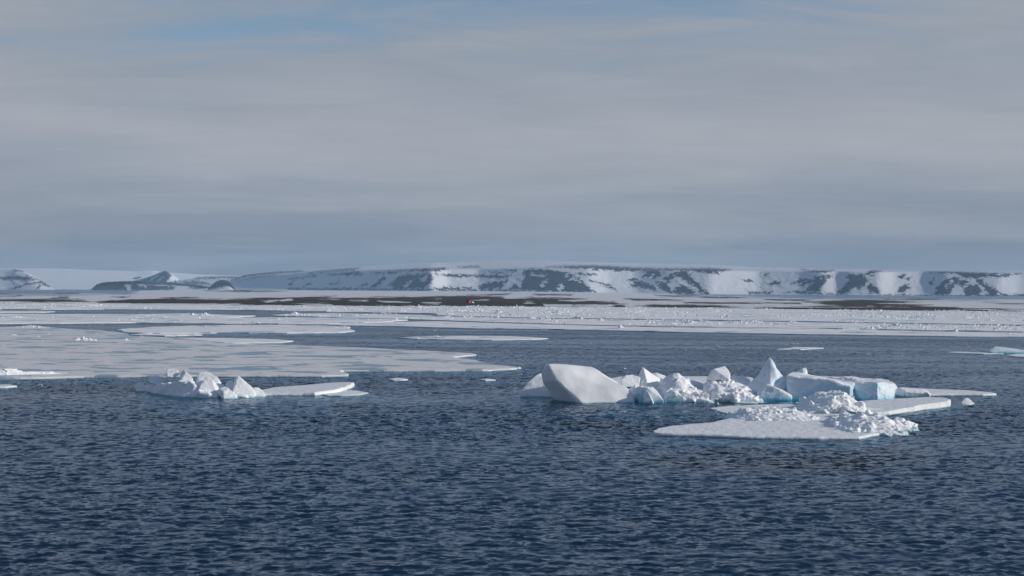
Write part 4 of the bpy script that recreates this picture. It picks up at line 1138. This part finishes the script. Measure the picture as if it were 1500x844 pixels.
# ------------------------------------------------------------------ small pieces adrift
BITS = [(59, 564.6, 9, 3), (914, 540.6, 7, 2.6), (963, 612, 11, 3.6), (1030, 612.4, 3, 3.6), (1048, 604, 7, 2), (914, 604.4, 5, 2.4), (1052, 593.6, 6, 7), (1066, 596, 16, 3), (1050, 508.6, 9, 2.4), (1034, 509, 6, 1.4), (1160, 504, 9, 2.6), (1272, 519.4, 6, 1.6),
        (1321, 521.6, 5, 1.4), (795, 483.8, 6, 2), (801, 483.6, 5, 2), (544, 480.4, 4, 1.6), (636, 484.6, 4, 2), (685, 501, 8, 1.6), (722, 570.6, 3, 1.6), (1005, 514, 4, 1.6), (1168, 503.6, 4, 2), (1181, 592.4, 12, 3.4), (1080, 594, 8, 2.4)]
far_ = 'tiny white ice bit far out in the open lead'
wake = 'small ice lump adrift between the tilted slab and the snow-covered plate'
pool = 'small ice lump in the shallow turquoise pool of the berg group'
BIT_L = ['small white ice lump off the edge ridge of the ponded floe', 'small white ice lump behind the right slope of the tilted slab', wake, wake, 'flat ice scrap beside the low lumpy snow mound', wake, 'upright knob of ice standing in the turquoise pool',
         pool, far_, far_, far_, far_, far_, 'tiny ice bit close under the smooth pale shelf', 'tiny ice bit close under the smooth pale shelf', far_, far_, 'thin ice scrap in front of the long thin lone floe', 'tiny lone ice bit on open water left of the undercut slab', far_, far_, pool, pool]
for i, (a, b2, wpx, hpx) in enumerate(BITS):
    c = G(a, b2, 0)
    sc_ = c.y / F
    w_, h_ = wpx * sc_, hpx * sc_
    rg = random.Random(900 + i)
    hs = []
    for k in range(3):
        off = rg.uniform(-0.3, 0.3) * w_
        hs.append([Vector((c.x + off + v.x * w_ * 0.42, c.y + v.y * w_ * 0.35, (v.z * 0.75 + 0.2) * h_ * (1 if k == 0 else 0.6))) for v in chunk_pts((0, 0, 0), 1.0, rg)])
    o = ice_body('ice_chunk', hs, M_ICE, voxel=max(0.04, w_ / 22), smooth=1, disp=((0.3, min(0.06, h_ * 0.2)),), seed=i, origin=(c.x, c.y, 0))
    tag(o, BIT_L[i], 'ice chunk', BIT_L[i])
o = ice_body('ice_chunk', [[P(*a) for a in [(1408, 590, 151), (1412, 584, 152), (1415, 582.8, 152), (1419, 583.6, 152), (1424, 588, 151.6), (1428, 591.6, 151), (1420, 594, 150.4), (1410, 594, 150.6), (1414, 584, 154), (1426, 592, 153)]]], M_ICE, voxel=0.05, smooth=2, disp=((0.4, 0.06),), seed=99)
tag(o, 'lone knobbly ice chunk off the tip of the tilted floe', 'ice chunk')
ice_foot([(1385, 591), (1430, 593.6), (1430, 589), (1390, 587)], o, 0.25, 98, 0.5, 0.3)

# ------------------------------------------------------------------ the red cabin on the tundra, the bird
M_RED, t, b = new_mat('red_paint'); setc(b, (0.55, 0.028, 0.02), 0.6)
M_DKROOF, t, b = new_mat('roof_felt'); setc(b, (0.10, 0.035, 0.035), 0.8)
M_WHT, t, b = new_mat('white_trim'); setc(b, (0.75, 0.75, 0.74), 0.6)
M_GLS, t, b = new_mat('window_glass'); setc(b, (0.03, 0.035, 0.04), 0.1)
cc = G(686, 443.4, 0.9)
cz = 0.9
cabin = empty('cabin', (cc.x, cc.y, cz))
cabin.rotation_euler = (0, 0, math.radians(-25))
tag(cabin, 'small red cabin standing on the dark tundra shore', 'cabin')


def box_obj(name, c, s_, mat, parent):
    x, y, z = c; a, b2, d = s_[0] / 2, s_[1] / 2, s_[2] / 2
    V = [(x + i * a, y + j * b2, z + k * d) for k in (-1, 1) for j in (-1, 1) for i in (-1, 1)]
    Fc = [(0, 2, 3, 1), (4, 5, 7, 6), (0, 1, 5, 4), (2, 6, 7, 3), (0, 4, 6, 2), (1, 3, 7, 5)]
    me = bpy.data.meshes.new(name); me.from_pydata(V, [], Fc); me.materials.append(mat)
    o = bpy.data.objects.new(name, me)
    return link(o, parent)


def gable(name, w_, l_, z0, z1, z2, mat, parent, over=0.0, thick=None):
    a, b2 = w_ / 2, l_ / 2
    if thick is None:
        V = [(-a, -b2, z0), (a, -b2, z0), (a, -b2, z1), (0, -b2, z2), (-a, -b2, z1)]
        V += [(x, b2, z) for x, y, z in V]
        Fc = [(0, 1, 2, 3, 4), (9, 8, 7, 6, 5), (0, 5, 6, 1), (1, 6, 7, 2), (2, 7, 8, 3), (3, 8, 9, 4), (4, 9, 5, 0)]
    else:
        k = (z2 - z1) / a
        a += over; b2 += over; z1 = z1 - over * k
        V = [(-a, -b2, z1), (0, -b2, z2), (a, -b2, z1), (-a, -b2, z1 + thick), (0, -b2, z2 + thick), (a, -b2, z1 + thick)]
        V += [(x, b2, z) for x, y, z in V]
        Fc = [(0, 1, 4, 3), (1, 2, 5, 4), (6, 9, 10, 7), (7, 10, 11, 8), (3, 4, 10, 9), (4, 5, 11, 10), (0, 6, 7, 1), (1, 7, 8, 2), (0, 3, 9, 6), (2, 8, 11, 5)]
    me = bpy.data.meshes.new(name); me.from_pydata(V, [], Fc); me.materials.append(mat)
    o = bpy.data.objects.new(name, me)
    return link(o, parent)


gable('wall', 3.2, 3.6, -0.3, 1.9, 2.7, M_RED, cabin)
gable('roof', 3.2, 3.6, 0, 1.93, 2.73, M_DKROOF, cabin, 0.2, 0.1)
box_obj('door', (0.3, -1.83, 0.8), (0.8, 0.06, 1.7), M_DKROOF, cabin)
wn = box_obj('window', (1.62, 0, 1.2), (0.06, 0.8, 0.7), M_GLS, cabin)
box_obj('window_frame', (1.615, 0, 1.2), (0.05, 0.95, 0.85), M_WHT, wn)
c = G(692.5, 443.9, 0.8)
o = ice_body('snow_drift', [[Vector((c.x + x, c.y + y, 0.7 + z)) for x, y, z in [(-1.2, 0, 0), (-0.8, 0, 1.5), (-0.2, 0.3, 1.7), (0.7, 0, 0.9), (1.8, 0, 0.1), (0, -1, 0), (0, 1, 0), (0, 0, -0.6)]]], M_RUB, voxel=0.12, smooth=2, disp=((0.6, 0.1),), seed=120)
tag(o, 'small white snow drift beside the red cabin', 'snow drift')

M_BIRD, t, b = new_mat('dark_feathers'); setc(b, (0.022, 0.020, 0.020), 0.7)
bc = P(1252.5, 518.4, 190)
bird = empty('seabird', bc)
bird.rotation_euler = (0.15, 0.12, math.radians(25))
tag(bird, 'small dark seabird flying low above the open water', 'bird')
nb = 10
ang = np.linspace(0, 2 * np.pi, nb, endpoint=False)
prof = [(-0.24, 0.004, 0.0), (-0.20, 0.022, 0.003), (-0.10, 0.058, 0.0), (0.02, 0.070, -0.004), (0.12, 0.052, 0.0), (0.17, 0.034, 0.012), (0.21, 0.034, 0.018), (0.24, 0.020, 0.014), (0.28, 0.004, 0.008)]
V = np.concatenate([np.c_[np.full(nb, x), np.cos(ang) * r, np.sin(ang) * r * 0.9 + z] for x, r, z in prof])
Fc = [(k * nb + i, k * nb + (i + 1) % nb, (k + 1) * nb + (i + 1) % nb, (k + 1) * nb + i) for k in range(len(prof) - 1) for i in range(nb)] + [tuple(range(nb))[::-1], tuple(range((len(prof) - 1) * nb, len(prof) * nb))]
me = bpy.data.meshes.new('body'); me.from_pydata(V.tolist(), [], Fc); me.materials.append(M_BIRD)
link(bpy.data.objects.new('body', me), bird)
for sgn in (-1, 1):
    prof = [(0.03, 0.12, 0.10, 0.02), (0.16, 0.13, 0.075, 0.07), (0.28, 0.10, 0.05, 0.09), (0.38, 0.04, 0.01, 0.07)]
    V = []
    for s_, cf, cb, z in prof:
        V += [(cf, sgn * s_, z), (0.0 + cf * 0.3, sgn * s_, z + 0.012), (-cb, sgn * s_, z), (0.0 + cf * 0.3, sgn * s_, z - 0.006)]
    Fc = [(k * 4 + i, k * 4 + (i + 1) % 4, k * 4 + 4 + (i + 1) % 4, k * 4 + 4 + i) for k in range(3) for i in range(4)] + [(0, 1, 2, 3), (12, 13, 14, 15)]
    me = bpy.data.meshes.new('wing'); me.from_pydata(V, [], Fc); me.materials.append(M_BIRD)
    link(bpy.data.objects.new('wing', me), bird)

# ------------------------------------------------------------------ the air
M_HAZE = bpy.data.materials.new('haze')
M_HAZE.use_nodes = True
t = M_HAZE.node_tree
t.nodes.clear()
pv = node(t, 'ShaderNodeVolumePrincipled')
pv.inputs['Color'].default_value = (0.50, 0.75, 1.0, 1)
pv.inputs['Density'].default_value = 4.0e-5
pv.inputs['Anisotropy'].default_value = 0.0
oo = node(t, 'ShaderNodeOutputMaterial')
t.links.new(pv.outputs[0], oo.inputs['Volume'])
hz = box_obj('haze', (0, 6500, 190), (32000, 21000, 388), M_HAZE, None)
tag(hz, kind='stuff')
